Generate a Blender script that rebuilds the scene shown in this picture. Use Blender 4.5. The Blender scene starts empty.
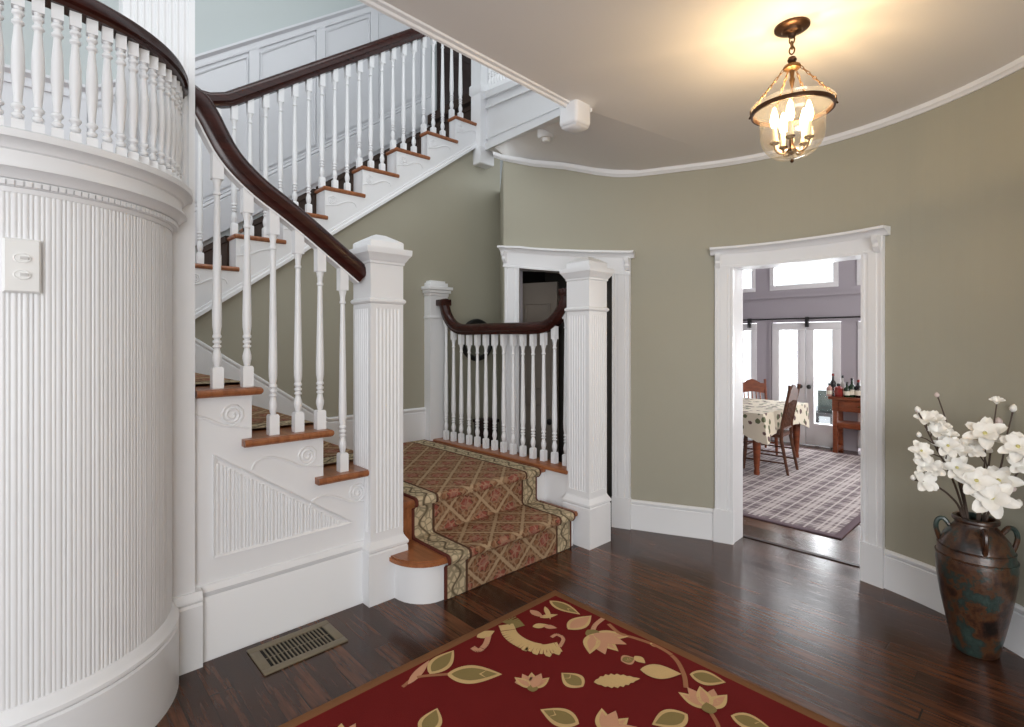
import bpy, bmesh, math, random
from mathutils import Vector
random.seed(7)
C = bpy.context.scene
COL = C.collection
PI = math.pi
H, FPX, CX, HY = 1.45, 520.0, 512.0, 340.0
TH = math.radians(43.3)
U = Vector((math.cos(TH), math.sin(TH), 0)); V = Vector((-math.sin(TH), math.cos(TH), 0)); Z = Vector((0, 0, 1))

def W(u, v, z=0.0): return U*u + V*v + Z*z
def uv_of(p): return (p.x*U.x + p.y*U.y, p.x*V.x + p.y*V.y)
def on_floor(x, y, z=0.0):
    Y = FPX*(H - z)/(y - HY); return Vector(((x - CX)/FPX*Y, Y, z))
def z_at(y, Y): return H + (HY - y)*Y/FPX
def slope(x): return (x - CX)/FPX
def plane_v(x, v):
    s = slope(x); Y = v/(V.x*s + V.y); return (U.x*s + U.y)*Y, Y      # u, Y
def plane_u(x, u):
    s = slope(x); Y = u/(U.x*s + U.y); return (V.x*s + V.y)*Y, Y      # v, Y

# ------------------------------------------------------------------ materials
class NT:
    def __init__(s, name):
        m = bpy.data.materials.new(name); m.use_nodes = True
        s.m = m; s.t = m.node_tree; s.b = s.t.nodes['Principled BSDF']
    def n(s, typ, **kw):
        nd = s.t.nodes.new(typ)
        for k, v in kw.items(): setattr(nd, k, v)
        return nd
    def link(s, a, b): s.t.links.new(a, b)
    def val(s, sock, v):
        if isinstance(v, bpy.types.NodeSocket): s.link(v, sock)
        else: sock.default_value = v
    def math(s, op, a, b=0.0, c=None):
        nd = s.n('ShaderNodeMath', operation=op)
        s.val(nd.inputs[0], a); s.val(nd.inputs[1], b)
        if c is not None: s.val(nd.inputs[2], c)
        return nd.outputs[0]
    def mix(s, f, a, b):
        nd = s.n('ShaderNodeMix', data_type='RGBA')
        s.val(nd.inputs[0], f)
        for k, v in ((6, a), (7, b)):
            if isinstance(v, tuple): v = (*v, 1.0) if len(v) == 3 else v
            s.val(nd.inputs[k], v)
        return nd.outputs[2]
    def noise(s, vec, scale, detail=2.0, rough=0.5):
        nd = s.n('ShaderNodeTexNoise'); nd.inputs['Scale'].default_value = scale
        nd.inputs['Detail'].default_value = detail; nd.inputs['Roughness'].default_value = rough
        if vec is not None: s.link(vec, nd.inputs['Vector'])
        return nd.outputs['Fac']
    def ramp(s, f, stops):
        nd = s.n('ShaderNodeValToRGB'); s.link(f, nd.inputs[0]); e = nd.color_ramp.elements
        while len(e) < len(stops): e.new(0.5)
        for i, (p, c) in enumerate(stops): e[i].position = p; e[i].color = (*c, 1)
        return nd.outputs[0]
    def step(s, a, edge, w=0.02):
        nd = s.n('ShaderNodeMapRange', interpolation_type='SMOOTHSTEP')
        s.val(nd.inputs[0], a); nd.inputs[1].default_value = edge - w; nd.inputs[2].default_value = edge + w
        return nd.outputs[0]
    def bump(s, h, strength=0.3, dist=0.01):
        nd = s.n('ShaderNodeBump'); nd.inputs['Strength'].default_value = strength
        nd.inputs['Distance'].default_value = dist; s.link(h, nd.inputs['Height'])
        s.link(nd.outputs[0], s.b.inputs['Normal'])
    def pos(s): return s.n('ShaderNodeNewGeometry').outputs['Position']
    def sep(s, v):
        nd = s.n('ShaderNodeSeparateXYZ'); s.link(v, nd.inputs[0]); return nd.outputs
    def comb(s, x, y, z=0.0):
        nd = s.n('ShaderNodeCombineXYZ')
        for i, a in enumerate((x, y, z)): s.val(nd.inputs[i], a)
        return nd.outputs[0]
    def uvm(s): return s.sep(s.n('ShaderNodeUVMap').outputs[0])
    def rotuv(s):
        mp = s.n('ShaderNodeVectorRotate', rotation_type='Z_AXIS'); mp.inputs['Angle'].default_value = -TH
        s.link(s.pos(), mp.inputs['Vector']); return s.sep(mp.outputs[0])
    def done(s, col, rough=0.5, **kw):
        if isinstance(col, tuple): col = (*col, 1) if len(col) == 3 else col
        s.val(s.b.inputs['Base Color'], col); s.val(s.b.inputs['Roughness'], rough)
        for k, v in kw.items(): s.val(s.b.inputs[k.replace('_', ' ')], v)
        return s.m

def hexc(r, g, b):
    f = lambda c: (c/255/12.92) if c <= 10 else ((c/255 + .055)/1.055)**2.4
    return (f(r), f(g), f(b))

def plain(name, col, rough=0.5, var=0.06, scale=6.0, **kw):
    t = NT(name); f = t.noise(t.pos(), scale, 3)
    a = tuple(c*(1 - var) for c in col); b = tuple(min(1, c*(1 + var)) for c in col)
    return t.done(t.mix(f, a, b), rough, **kw)

M = {}
M['white'] = plain('white_paint', (0.775, 0.78, 0.795), 0.34, 0.02, 3)
M['wallpaint'] = plain('olive_wall_paint', (0.36, 0.343, 0.272), 0.62, 0.03, 2.2)
M['ceiling'] = plain('ceiling_paint', (0.85, 0.825, 0.795), 0.7, 0.015, 1.5)
M['upper'] = plain('pale_blue_plaster', (0.50, 0.545, 0.545), 0.7, 0.02, 2)
M['mauve'] = plain('dining_mauve_paint', (0.40, 0.375, 0.41), 0.6, 0.03, 2)
M['panelgrey'] = plain('wainscot_paint', (0.66, 0.67, 0.70), 0.4, 0.02, 2)
M['dark'] = plain('passage_shade_paint', (0.05, 0.045, 0.038), 0.7, 0.1, 2)  # near-black colour puts the unlit passage's shade into its surfaces
M['passage'] = plain('passage_door_shaded', (0.26, 0.225, 0.19), 0.7, 0.1, 2)  # whitish door leaf darkened so its colour carries the passage shade
M['black'] = plain('black_metal', (0.012, 0.012, 0.012), 0.4, 0.1)
M['bronze'] = plain('aged_bronze', (0.085, 0.042, 0.022), 0.35, 0.25, 40, Metallic=0.8)
M['brass_dark'] = plain('antique_brass', (0.16, 0.085, 0.035), 0.38, 0.25, 40, Metallic=0.85)
M['register'] = plain('register_metal', (0.20, 0.165, 0.11), 0.45, 0.1, 20, Metallic=0.3)
M['void'] = plain('duct_shade', (0.01, 0.009, 0.008), 0.8, 0.1)  # black for the shade in the register slots
M['candle'] = plain('candle_sleeve', (0.85, 0.74, 0.5), 0.6, 0.03)
M['petal'] = plain('magnolia_petal', (0.86, 0.84, 0.79), 0.55, 0.05, 30, Subsurface_Weight=0.0)
M['petal_pink'] = plain('magnolia_bud_pink', (0.66, 0.55, 0.53), 0.6, 0.1, 30)
M['twig'] = plain('twig_bark', (0.075, 0.05, 0.038), 0.8, 0.3, 60)
M['stamen'] = plain('flower_heart', (0.55, 0.5, 0.2), 0.7, 0.2, 60)
M['plastic'] = plain('white_plastic', (0.82, 0.82, 0.81), 0.3, 0.01)
M['deck'] = plain('pale_outdoor_boards', (0.60, 0.62, 0.64), 0.8, 0.1, 5)
M['outgreen'] = plain('outdoor_dark_green', (0.022, 0.034, 0.028), 0.7, 0.2, 8)
M['label'] = plain('bottle_paper', (0.70, 0.66, 0.55), 0.7, 0.1, 30)
M['mirror'] = plain('mirror_glass', (0.55, 0.57, 0.52), 0.12, 0.02, Metallic=0.9)

def wood(name, c0, c1, rough, scale=(3, 30, 30), coat=0.0, axis=None):
    t = NT(name); mp = t.n('ShaderNodeMapping'); mp.inputs['Scale'].default_value = scale
    rot = t.n('ShaderNodeVectorRotate', rotation_type='Z_AXIS'); rot.inputs['Angle'].default_value = -TH
    t.link(t.pos(), rot.inputs['Vector']); t.link(rot.outputs[0], mp.inputs['Vector'])
    f = t.noise(mp.outputs[0], 1.0, 4, 0.6)
    col = t.ramp(f, [(0.3, c0), (0.7, c1)])
    return t.done(col, rough, Coat_Weight=coat, Coat_Roughness=0.12, Specular_IOR_Level=0.35)
M['rail'] = wood('mahogany_rail', (0.020, 0.0045, 0.0035), (0.042, 0.0100, 0.0070), 0.22, (5, 5, 40), 0.0)
M['tread'] = wood('oak_tread', (0.21, 0.07, 0.026), (0.36, 0.135, 0.052), 0.36, (40, 4, 20), 0.25)
M['oldwood'] = wood('old_walnut', (0.055, 0.018, 0.009), (0.125, 0.045, 0.02), 0.5, (10, 10, 40), 0.0)
M['redwood'] = wood('red_cherry', (0.13, 0.030, 0.010), (0.24, 0.062, 0.022), 0.42, (10, 10, 40), 0.1)
M['doorwood'] = wood('dark_door_wood', (0.012, 0.006, 0.005), (0.03, 0.014, 0.012), 0.5, (20, 20, 3))

def floor_mat():
    t = NT('dark_plank_floor'); u, v, _ = t.rotuv()
    bw = 0.092
    q = t.math('DIVIDE', u, bw); idx = t.math('FLOOR', q); fr = t.math('FRACT', q)
    wn = t.n('ShaderNodeTexWhiteNoise', noise_dimensions='1D'); t.link(idx, wn.inputs['W'])
    voff = t.math('ADD', t.math('DIVIDE', v, 1.9), t.math('MULTIPLY', wn.outputs['Value'], 7.3))
    jdx = t.math('FLOOR', voff); jf = t.math('FRACT', voff)
    wn2 = t.n('ShaderNodeTexWhiteNoise', noise_dimensions='2D')
    t.link(t.comb(idx, jdx), wn2.inputs['Vector'])
    rnd = wn2.outputs['Value']
    grain = t.noise(t.comb(t.math('MULTIPLY', u, 55), t.math('ADD', t.math('MULTIPLY', v, 3.5), t.math('MULTIPLY', rnd, 40)), rnd), 1.0, 4, 0.62)
    blot = t.noise(t.comb(u, v, rnd), 3.0, 3)
    k = t.math('ADD', t.math('MULTIPLY', grain, 0.72), t.math('ADD', t.math('MULTIPLY', rnd, 0.20), t.math('MULTIPLY', blot, 0.25)))
    col = t.ramp(k, [(0.33, (0.014, 0.0056, 0.0036)), (0.55, (0.046, 0.0168, 0.0086)), (0.80, (0.140, 0.050, 0.022))])
    e = t.math('MINIMUM', fr, t.math('SUBTRACT', 1.0, fr)); s1 = t.step(e, 0.022, 0.014)
    e2 = t.math('MINIMUM', jf, t.math('SUBTRACT', 1.0, jf)); s2 = t.step(e2, 0.0014, 0.001)
    seam = t.math('MULTIPLY', s1, s2)
    col = t.mix(seam, (0.006, 0.003, 0.002), col)
    hgt = t.math('ADD', t.math('MULTIPLY', seam, 0.6), t.math('MULTIPLY', grain, 0.18))
    t.bump(hgt, 0.14, 0.003)
    return t.done(col, t.math('ADD', 0.13, t.math('MULTIPLY', blot, 0.16)), Specular_IOR_Level=0.5)
M['floor'] = floor_mat()

def runner_mat():
    t = NT('runner_carpet'); a, b, _ = t.uvm()
    nz = t.noise(t.comb(t.math('MULTIPLY', a, 1.0), b), 38, 2)
    P, Q = 0.262, 0.25
    ph = t.math('ADD', t.math('DIVIDE', a, P), t.math('DIVIDE', b, Q)); qh = t.math('SUBTRACT', t.math('DIVIDE', a, P), t.math('DIVIDE', b, Q))
    wob = t.math('MULTIPLY', t.math('SUBTRACT', nz, 0.5), 0.09)
    fp = t.math('ABSOLUTE', t.math('SUBTRACT', t.math('FRACT', t.math('ADD', ph, wob)), 0.5))
    fq = t.math('ABSOLUTE', t.math('SUBTRACT', t.math('FRACT', t.math('ADD', qh, wob)), 0.5))
    mx = t.math('MAXIMUM', fp, fq)           # 0 at cell centre, .5 at the lattice
    r = t.math('SQRT', t.math('ADD', t.math('MULTIPLY', fp, fp), t.math('MULTIPLY', fq, fq)))
    ang = t.math('ARCTAN2', t.math('SUBTRACT', fp, 0.001), fq)
    pet = t.math('MULTIPLY', t.math('SINE', t.math('MULTIPLY', ang, 8.0)), 0.045)
    rr = t.math('ADD', r, pet)
    rose, brown, tan, dark, gold, green = hexc(142, 78, 66), hexc(112, 78, 56), hexc(184, 160, 128), hexc(82, 58, 46), hexc(138, 98, 72), hexc(110, 102, 80)
    col = t.mix(t.step(rr, 0.10, 0.015), hexc(150, 105, 90), rose)
    col = t.mix(t.step(rr, 0.25, 0.02), col, dark)
    col = t.mix(t.step(rr, 0.29, 0.02), col, gold)
    col = t.mix(t.step(mx, 0.375, 0.015), col, brown)
    col = t.mix(t.step(mx, 0.445, 0.02), col, t.mix(0.72, gold, tan))
    sw = t.n('ShaderNodeTexVoronoi', feature='DISTANCE_TO_EDGE'); sw.inputs['Scale'].default_value = 24
    t.link(t.comb(a, b), sw.inputs['Vector'])
    sc = t.step(sw.outputs['Distance'], 0.10, 0.04)
    col = t.mix(t.math('MULTIPLY', t.math('SUBTRACT', 1.0, sc), 0.35), col, tan)
    # border: pale band with dark scrolls
    aa = t.math('ABSOLUTE', a)
    s2 = t.math('SINE', t.math('MULTIPLY', b, 38.0)); s2 = t.math('MULTIPLY', s2, 0.028)
    dd = t.math('ABSOLUTE', t.math('SUBTRACT', t.math('SUBTRACT', aa, 0.462), s2))
    bcol = t.mix(t.step(dd, 0.009, 0.008), t.mix(0.5, dark, green), hexc(202, 184, 152))
    bcol = t.mix(t.math('MULTIPLY', t.math('SUBTRACT', 1.0, sc), 0.6), bcol, green)
    ins = t.step(aa, 0.385, 0.004)
    col = t.mix(ins, col, bcol)
    ln = t.math('ABSOLUTE', t.math('SUBTRACT', aa, 0.388)); col = t.mix(t.step(ln, 0.009, 0.003), dark, col)
    col = t.mix(t.step(aa, 0.524, 0.004), col, hexc(96, 50, 42))
    fz = t.noise(t.comb(a, b), 420, 2)
    col = t.mix(t.math('MULTIPLY', fz, 0.45), col, t.mix(0.5, col, dark))
    t.bump(fz, 0.5, 0.004)
    return t.done(col, 0.95, Specular_IOR_Level=0.1)
M['runner'] = runner_mat()
M['darkcarpet'] = plain('dark_stair_carpet', (0.045, 0.026, 0.018), 0.95, 0.35, 60)

def pile(name, col, var=0.18):
    t = NT(name); f = t.noise(t.pos(), 260, 3); g = t.noise(t.pos(), 9, 2)
    a = tuple(c*(1 - var) for c in col); b = tuple(c*(1 + var) for c in col)
    k = t.math('ADD', t.math('MULTIPLY', f, 0.6), t.math('MULTIPLY', g, 0.4))
    t.bump(f, 0.5, 0.003)
    return t.done(t.mix(k, a, b), 0.95, Specular_IOR_Level=0.08)
M['rug_red'] = pile('rug_red_pile', hexc(106, 29, 28))
M['rug_border'] = pile('rug_brown_border', hexc(121, 83, 56))
M['rug_tan'] = pile('rug_tan_pile', hexc(202, 170, 120))
M['rug_green'] = pile('rug_sage_pile', hexc(134, 116, 74))
M['rug_pink'] = pile('rug_rose_pile', hexc(196, 146, 116))
M['rug_stem'] = pile('rug_stem_pile', hexc(160, 108, 78))

def plaid_mat():
    t = NT('plaid_rug'); u, v, _ = t.rotuv()
    def tri(x, p, o=0.0): return t.math('ABSOLUTE', t.math('SUBTRACT', t.math('FRACT', t.math('ADD', t.math('DIVIDE', x, p), o)), 0.5))
    col = t.mix(t.noise(t.pos(), 60, 2), hexc(132, 122, 124), hexc(152, 142, 142))
    for x, p in ((u, 0.25), (v, 0.25)):
        col = t.mix(t.math('MULTIPLY', t.math('SUBTRACT', 1.0, t.step(tri(x, p), 0.17, 0.02)), 0.40), col, hexc(92, 80, 88))
        col = t.mix(t.math('MULTIPLY', t.math('SUBTRACT', 1.0, t.step(tri(x, p/3), 0.09, 0.02)), 0.6), col, hexc(216, 208, 204))
    for x, p in ((u, 0.25), (v, 0.25)):
        col = t.mix(t.math('MULTIPLY', t.step(tri(x, p), 0.44, 0.02), 0.7), col, hexc(196, 188, 186))
    return t.done(col, 0.95, Specular_IOR_Level=0.1)
M['plaid'] = plaid_mat()
M['plaid_edge'] = pile('plaid_rug_binding', hexc(112, 98, 104))

def cloth_mat():
    t = NT('floral_cloth')
    vo = t.n('ShaderNodeTexVoronoi'); vo.inputs['Scale'].default_value = 12.0; t.link(t.pos(), vo.inputs['Vector'])
    d = vo.outputs['Distance']; nz = t.noise(t.pos(), 24, 2)
    k = t.math('ADD', d, t.math('MULTIPLY', t.math('SUBTRACT', nz, 0.5), 0.35))
    pick = t.sep(vo.outputs['Color'])[0]
    fl = t.mix(t.step(pick, 0.5, 0.02), hexc(92, 64, 62), hexc(96, 100, 70))
    col = t.mix(t.step(k, 0.36, 0.03), fl, hexc(214, 204, 184))
    return t.done(col, 0.8)
M['cloth'] = cloth_mat()
M['clothside'] = plain('sage_cloth', (0.42, 0.44, 0.35), 0.85, 0.08, 10)

def vase_mat():
    t = NT('weathered_vase'); p = t.pos()
    f = t.noise(p, 9, 5, 0.65); g = t.noise(p, 22, 4, 0.6)
    col = t.ramp(f, [(0.36, (0.008, 0.005, 0.004)), (0.44, (0.045, 0.016, 0.008)), (0.52, (0.100, 0.040, 0.015)), (0.57, (0.020, 0.038, 0.034)), (0.66, (0.040, 0.070, 0.060))])
    col = t.mix(t.math('MULTIPLY', g, 0.5), col, (0.012, 0.009, 0.008))
    t.bump(g, 0.25, 0.01)
    return t.done(col, 0.3, Coat_Weight=0.15)
M['vase'] = vase_mat()

def thin_glass(name, tint, rough=0.02, base=0.07):
    m = bpy.data.materials.new(name); m.use_nodes = True; t = m.node_tree; t.nodes.clear()
    o = t.nodes.new('ShaderNodeOutputMaterial'); mx = t.nodes.new('ShaderNodeMixShader')
    tr = t.nodes.new('ShaderNodeBsdfTransparent'); tr.inputs[0].default_value = (*tint, 1)
    gl = t.nodes.new('ShaderNodeBsdfGlossy'); gl.inputs['Roughness'].default_value = rough
    lw = t.nodes.new('ShaderNodeLayerWeight'); lw.inputs[0].default_value = 0.25
    ma = t.nodes.new('ShaderNodeMath'); ma.operation = 'MULTIPLY_ADD'; ma.inputs[1].default_value = 0.5; ma.inputs[2].default_value = base
    nz = t.nodes.new('ShaderNodeTexNoise'); nz.inputs['Scale'].default_value = 3
    t.links.new(lw.outputs['Facing'], ma.inputs[0]); t.links.new(ma.outputs[0], mx.inputs[0])
    t.links.new(tr.outputs[0], mx.inputs[1]); t.links.new(gl.outputs[0], mx.inputs[2]); t.links.new(mx.outputs[0], o.inputs[0])
    return m
M['bell'] = thin_glass('bell_glass', (0.95, 0.94, 0.91), 0.08, 0.08)
_t = M['bell'].node_tree; _o = _t.nodes['Material Output']; _m2 = _t.nodes.new('ShaderNodeMixShader'); _tl = _t.nodes.new('ShaderNodeBsdfTranslucent')
_tl.inputs[0].default_value = (0.9, 0.86, 0.78, 1); _m2.inputs[0].default_value = 0.035
_t.links.new(_o.inputs[0].links[0].from_socket, _m2.inputs[1]); _t.links.new(_tl.outputs[0], _m2.inputs[2]); _t.links.new(_m2.outputs[0], _o.inputs[0])
M['pane'] = thin_glass('window_glass', (0.96, 0.97, 0.97), 0.01, 0.02)
M['bottle_green'] = plain('green_bottle_glass', (0.010, 0.028, 0.012), 0.08, 0.1)
M['bottle_dark'] = plain('dark_bottle_glass', (0.012, 0.008, 0.010), 0.08, 0.1)
M['bottle_red'] = plain('red_bottle_glass', (0.22, 0.03, 0.025), 0.1, 0.1)
M['bottle_clear'] = plain('clear_bottle_glass', (0.42, 0.40, 0.38), 0.08, 0.1)
M['bottle_rose'] = plain('rose_bottle_glass', (0.45, 0.26, 0.22), 0.15, 0.1)

def emit(name, col, st):
    m = bpy.data.materials.new(name); m.use_nodes = True
    b = m.node_tree.nodes['Principled BSDF']; b.inputs['Base Color'].default_value = (*col, 1)
    b.inputs['Emission Color'].default_value = (*col, 1); b.inputs['Emission Strength'].default_value = st
    return m
M['flame'] = emit('lit_bulb', (1.0, 0.74, 0.40), 30.0)

# ------------------------------------------------------------------ mesh builder
class MB:
    def __init__(s): s.v = []; s.f = []; s.m = []; s.uv = []
    def add(s, vs, fs, mi=0, uvs=None):
        o = len(s.v); s.v += [Vector(p) for p in vs]
        for i, f in enumerate(fs):
            s.f.append([o + k for k in f]); s.m.append(mi); s.uv.append(uvs[i] if uvs else None)
        return s
    def prism(s, poly, ext, mi=0):
        n = len(poly); ext = Vector(ext)
        vs = [Vector(p) for p in poly] + [Vector(p) + ext for p in poly]
        fs = [list(range(n))[::-1], list(range(n, 2*n))] + [[i, (i+1) % n, n + (i+1) % n, n + i] for i in range(n)]
        return s.add(vs, fs, mi)
    def box(s, u0, u1, v0, v1, z0, z1, bev=0.0, mi=0, seg=2):
        if bev <= 0:
            return s.prism([W(u0, v0, z0), W(u1, v0, z0), W(u1, v1, z0), W(u0, v1, z0)], (0, 0, z1 - z0), mi)
        bm = bmesh.new(); bmesh.ops.create_cube(bm, size=1.0)
        for q in bm.verts:
            q.co = Vector((u0 + (q.co.x + .5)*(u1-u0), v0 + (q.co.y + .5)*(v1-v0), z0 + (q.co.z + .5)*(z1-z0)))
        bmesh.ops.bevel(bm, geom=bm.edges[:], offset=bev, segments=seg, affect='EDGES', profile=0.5)
        bm.verts.index_update()
        s.add([W(*q.co) for q in bm.verts], [[q.index for q in f.verts] for f in bm.faces], mi); bm.free(); return s
    def xbox(s, c, ex, ey, ez, mi=0):   # box from centre and three half-axis vectors
        c = Vector(c); vs = [c + ex*a + ey*b + ez*d for d in (-1, 1) for a, b in ((-1, -1), (1, -1), (1, 1), (-1, 1))]
        return s.add(vs, [[3, 2, 1, 0], [4, 5, 6, 7], [0, 1, 5, 4], [1, 2, 6, 5], [2, 3, 7, 6], [3, 0, 4, 7]], mi)
    def lathe(s, c, prof, seg=16, mi=0, ax=None, caps=True, a0=0.0):
        c = Vector(c); ex, ey, ez = ax or (U, V, Z); n = len(prof); vs = []; fs = []
        for r, z in prof:
            for k in range(seg):
                a = a0 + 2*PI*k/seg; vs.append(c + ex*(r*math.cos(a)) + ey*(r*math.sin(a)) + ez*z)
        for i in range(n-1):
            for k in range(seg):
                k2 = (k+1) % seg; fs.append([i*seg+k, i*seg+k2, (i+1)*seg+k2, (i+1)*seg+k])
        if caps: fs.append(list(range(seg))[::-1]); fs.append([(n-1)*seg+k for k in range(seg)])
        return s.add(vs, fs, mi)
    def square(s, u, v, prof, mi=0):     # square loft: prof = (half, z)
        r2 = math.sqrt(2)
        return s.lathe(W(u, v), [(h*r2, z) for h, z in prof], 4, mi, a0=PI/4)
    def tube(s, path, r, seg=8, mi=0, close=False):
        path = [Vector(p) for p in path]; n = len(path); vs = []; fs = []
        rs = r if isinstance(r, (list, tuple)) else [r]*n
        ref = None
        for i, p in enumerate(path):
            if close: t = path[(i+1) % n] - path[i-1]
            else: t = path[min(i+1, n-1)] - path[max(i-1, 0)]
            t = t.normalized() if t.length > 1e-9 else Z
            if ref is None: ref = t.orthogonal().normalized()
            ref = (ref - t*ref.dot(t)); ref = ref.normalized() if ref.length > 1e-6 else t.orthogonal().normalized()
            b = t.cross(ref)
            for k in range(seg):
                a = 2*PI*k/seg; vs.append(p + (ref*math.cos(a) + b*math.sin(a))*rs[i])
        m = n if close else n-1
        for i in range(m):
            j = (i+1) % n
            for k in range(seg): fs.append([i*seg+k, i*seg+(k+1) % seg, j*seg+(k+1) % seg, j*seg+k])
        if not close: fs.append(list(range(seg))[::-1]); fs.append([(n-1)*seg+k for k in range(seg)])
        return s.add(vs, fs, mi)
    def sweep(s, path, side, prof, mi=0, up=None, close=False):
        # prof points (a, b): a along side, b along the normal of path and side
        path = [Vector(p) for p in path]; n = len(path); vs = []; fs = []; m = len(prof)
        for i, p in enumerate(path):
            sd = side[i] if isinstance(side, list) else side
            if up is None:
                t = (path[min(i+1, n-1)] - path[max(i-1, 0)]).normalized(); nrm = sd.cross(t).normalized()
                if nrm.z < -1e-6: nrm = -nrm
            else: nrm = up
            for a, b in prof: vs.append(p + sd*a + nrm*b)
        for i in range(n if close else n-1):
            j = (i+1) % n
            for k in range(m): fs.append([i*m+k, i*m+(k+1) % m, j*m+(k+1) % m, j*m+k])
        if not close: fs.append(list(range(m))[::-1]); fs.append([(n-1)*m+k for k in range(m)])
        return s.add(vs, fs, mi)
    def build(s, name, mats, parent=None, origin=None, smooth=35.0):
        mats = mats if isinstance(mats, list) else [mats]
        if parent is not None: o = parent['_o']; org = Vector(o)
        else: org = Vector(origin) if origin is not None else Vector((0, 0, 0))
        me = bpy.data.meshes.new(name); me.from_pydata([p - org for p in s.v], [], s.f)
        for m in mats: me.materials.append(M[m])
        me.polygons.foreach_set('material_index', s.m)
        if any(s.uv):
            L = me.uv_layers.new(name='UVMap')
            for pi, p in enumerate(me.polygons):
                if s.uv[pi]:
                    for li, q in zip(p.loop_indices, s.uv[pi]): L.data[li].uv = q
        bm = bmesh.new(); bm.from_mesh(me); bmesh.ops.recalc_face_normals(bm, faces=bm.faces); bm.to_mesh(me); bm.free()
        me.polygons.foreach_set('use_smooth', [True]*len(me.polygons)); me.set_sharp_from_angle(angle=math.radians(smooth)); me.update()
        ob = bpy.data.objects.new(name, me); COL.objects.link(ob)
        ob['_o'] = list(org)
        if parent is not None:
            ob.parent = parent; ob.location = (0, 0, 0)
        else: ob.location = org
        return ob

def thing(name, label, cat, loc, group=None, kind=None):
    o = bpy.data.objects.new(name, None); COL.objects.link(o); o.empty_display_size = 0.1
    o.location = loc; o['_o'] = list(loc); o['label'] = label; o['category'] = cat
    if group: o['group'] = group
    if kind: o['kind'] = kind
    return o
def tag(o, label, cat, group=None, kind=None):
    o['label'] = label; o['category'] = cat
    if group: o['group'] = group
    if kind: o['kind'] = kind
    return o
def copy_thing(o, loc):
    r = o.copy(); COL.objects.link(r); r.location = loc; r['_o'] = list(loc)
    for ch in list(o.children):
        c = ch.copy(); COL.objects.link(c); c.parent = r
        for g in list(ch.children):
            d = g.copy(); COL.objects.link(d); d.parent = c
    return r
def catmull(pts, n=6):
    pts = [Vector(p) for p in pts]; out = []
    P = [pts[0]*2 - pts[1]] + pts + [pts[-1]*2 - pts[-2]]
    for i in range(1, len(P)-2):
        a, b, c, d = P[i-1:i+3]
        for k in range(n):
            t = k/n; out.append(0.5*((2*b) + (c-a)*t + (2*a-5*b+4*c-d)*t*t + (3*b-a-3*c+d)*t**3))
    out.append(pts[-1]); return out
def lerp_tab(tab, x):
    if x <= tab[0][0]: return tab[0][1]
    for (a, b), (c, d) in zip(tab, tab[1:]):
        if x <= c: return b + (d-b)*(x-a)/(c-a)
    return tab[-1][1]

# ------------------------------------------------------------------ hall wall plan
EC, ERX, ERY = Vector((.83, 2.35, 0)), 1.52, 1.57
ZC = 2.74
def ell(a): return Vector((EC.x + ERX*math.sin(a), EC.y + ERY*math.cos(a), 0))   # a = angle from +Y toward +X
def ell_x(x):
    s = slope(x); A = (s/ERX)**2 + (1/ERY)**2; B = -2*(s*EC.x/ERX**2 + EC.y/ERY**2); D = (EC.x/ERX)**2 + (EC.y/ERY)**2 - 1
    Y = (-B + math.sqrt(max(0, B*B - 4*A*D)))/(2*A); return math.atan2((s*Y - EC.x)/ERX, (Y - EC.y)/ERY)
def line_x(x, p, q):
    s = slope(x); d = q - p; t = (s*p.y - p.x)/(d.x - s*d.y); return p + d*t
DL0, DL1 = Vector((-.0744, 4.55, 0)), Vector((.80, 3.925, 0))
BZ3 = ell(ell_x(700)); BZ0 = DL0
_t = (ell(ell_x(704)) - ell(ell_x(696))).normalized()
BZ1 = BZ0 + Vector((.40, -.30, 0)); BZ2 = BZ3 - _t*.42
def bez(t): return BZ0*(1-t)**3 + BZ1*(3*t*(1-t)**2) + BZ2*(3*t*t*(1-t)) + BZ3*t**3
def wall_pt(x):
    if x >= 700: return ell(ell_x(x))
    a, b = 0.0, 1.0
    for _ in range(40):
        m = (a + b)/2; p = bez(m)
        if p.x/p.y < slope(x): a = m
        else: b = m
    return bez((a + b)/2)
CROWN = [(497, 156.5), (503.5, 158.5), (530, 164), (565, 167), (602, 169.0), (640, 170.3)]
def crown_z(x, p):
    if x > 690: return ZC - .02
    z = z_at(lerp_tab(CROWN, x), p.y)
    k = max(0.0, min(1.0, (650 - x)/90)); k = k*k*(3 - 2*k)
    return ZC - .02 + (z - ZC + .02)*k
# samples left to right: (x pixel label or None, plan point)
xs = [503.5, 505, 512, 520, 535, 550, 565, 580, 596, 613, 616, 620, 631, 640, 650, 660, 672, 684, 696, 708, 715, 724, 734, 745, 757, 770, 783, 796, 810, 824, 838, 851, 863, 874, 885, 897, 910, 925, 940, 955, 970, 985, 1000]
plan = [(x, wall_pt(x)) for x in xs]
aend = ell_x(1000)
for k in range(1, 11):
    plan.append((1000 + k, ell(aend + (1.62 - aend)*k/10)))
for k, y in enumerate((1.6, .6, -.8, -2.0, -3.25)): plan.append((1011 + k, Vector((plan[-1][1].x if k else ell(1.62).x, y, 0))))
D1, D2 = (520, 613), (734, 863)
NP = len(plan)
def nrm(i):
    a = plan[max(0, i-1)][1]; b = plan[min(NP-1, i+1)][1]; t = (b - a).normalized()
    return Vector((-t.y, t.x, 0))   # outward (away from the room)
OUT = [nrm(i) for i in range(NP)]
for i in range(NP):
    if OUT[i].dot(plan[i][1] - EC) < 0: OUT[i] = -OUT[i]
for i, (x, p) in enumerate(plan):
    if 734 <= x <= 863: OUT[i] = Vector((.70, .714, 0))
    if x == 520: OUT[i] = Vector((p.x, p.y, 0)).normalized()
TOPZ = [crown_z(x, p) for x, p in plan]
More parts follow.
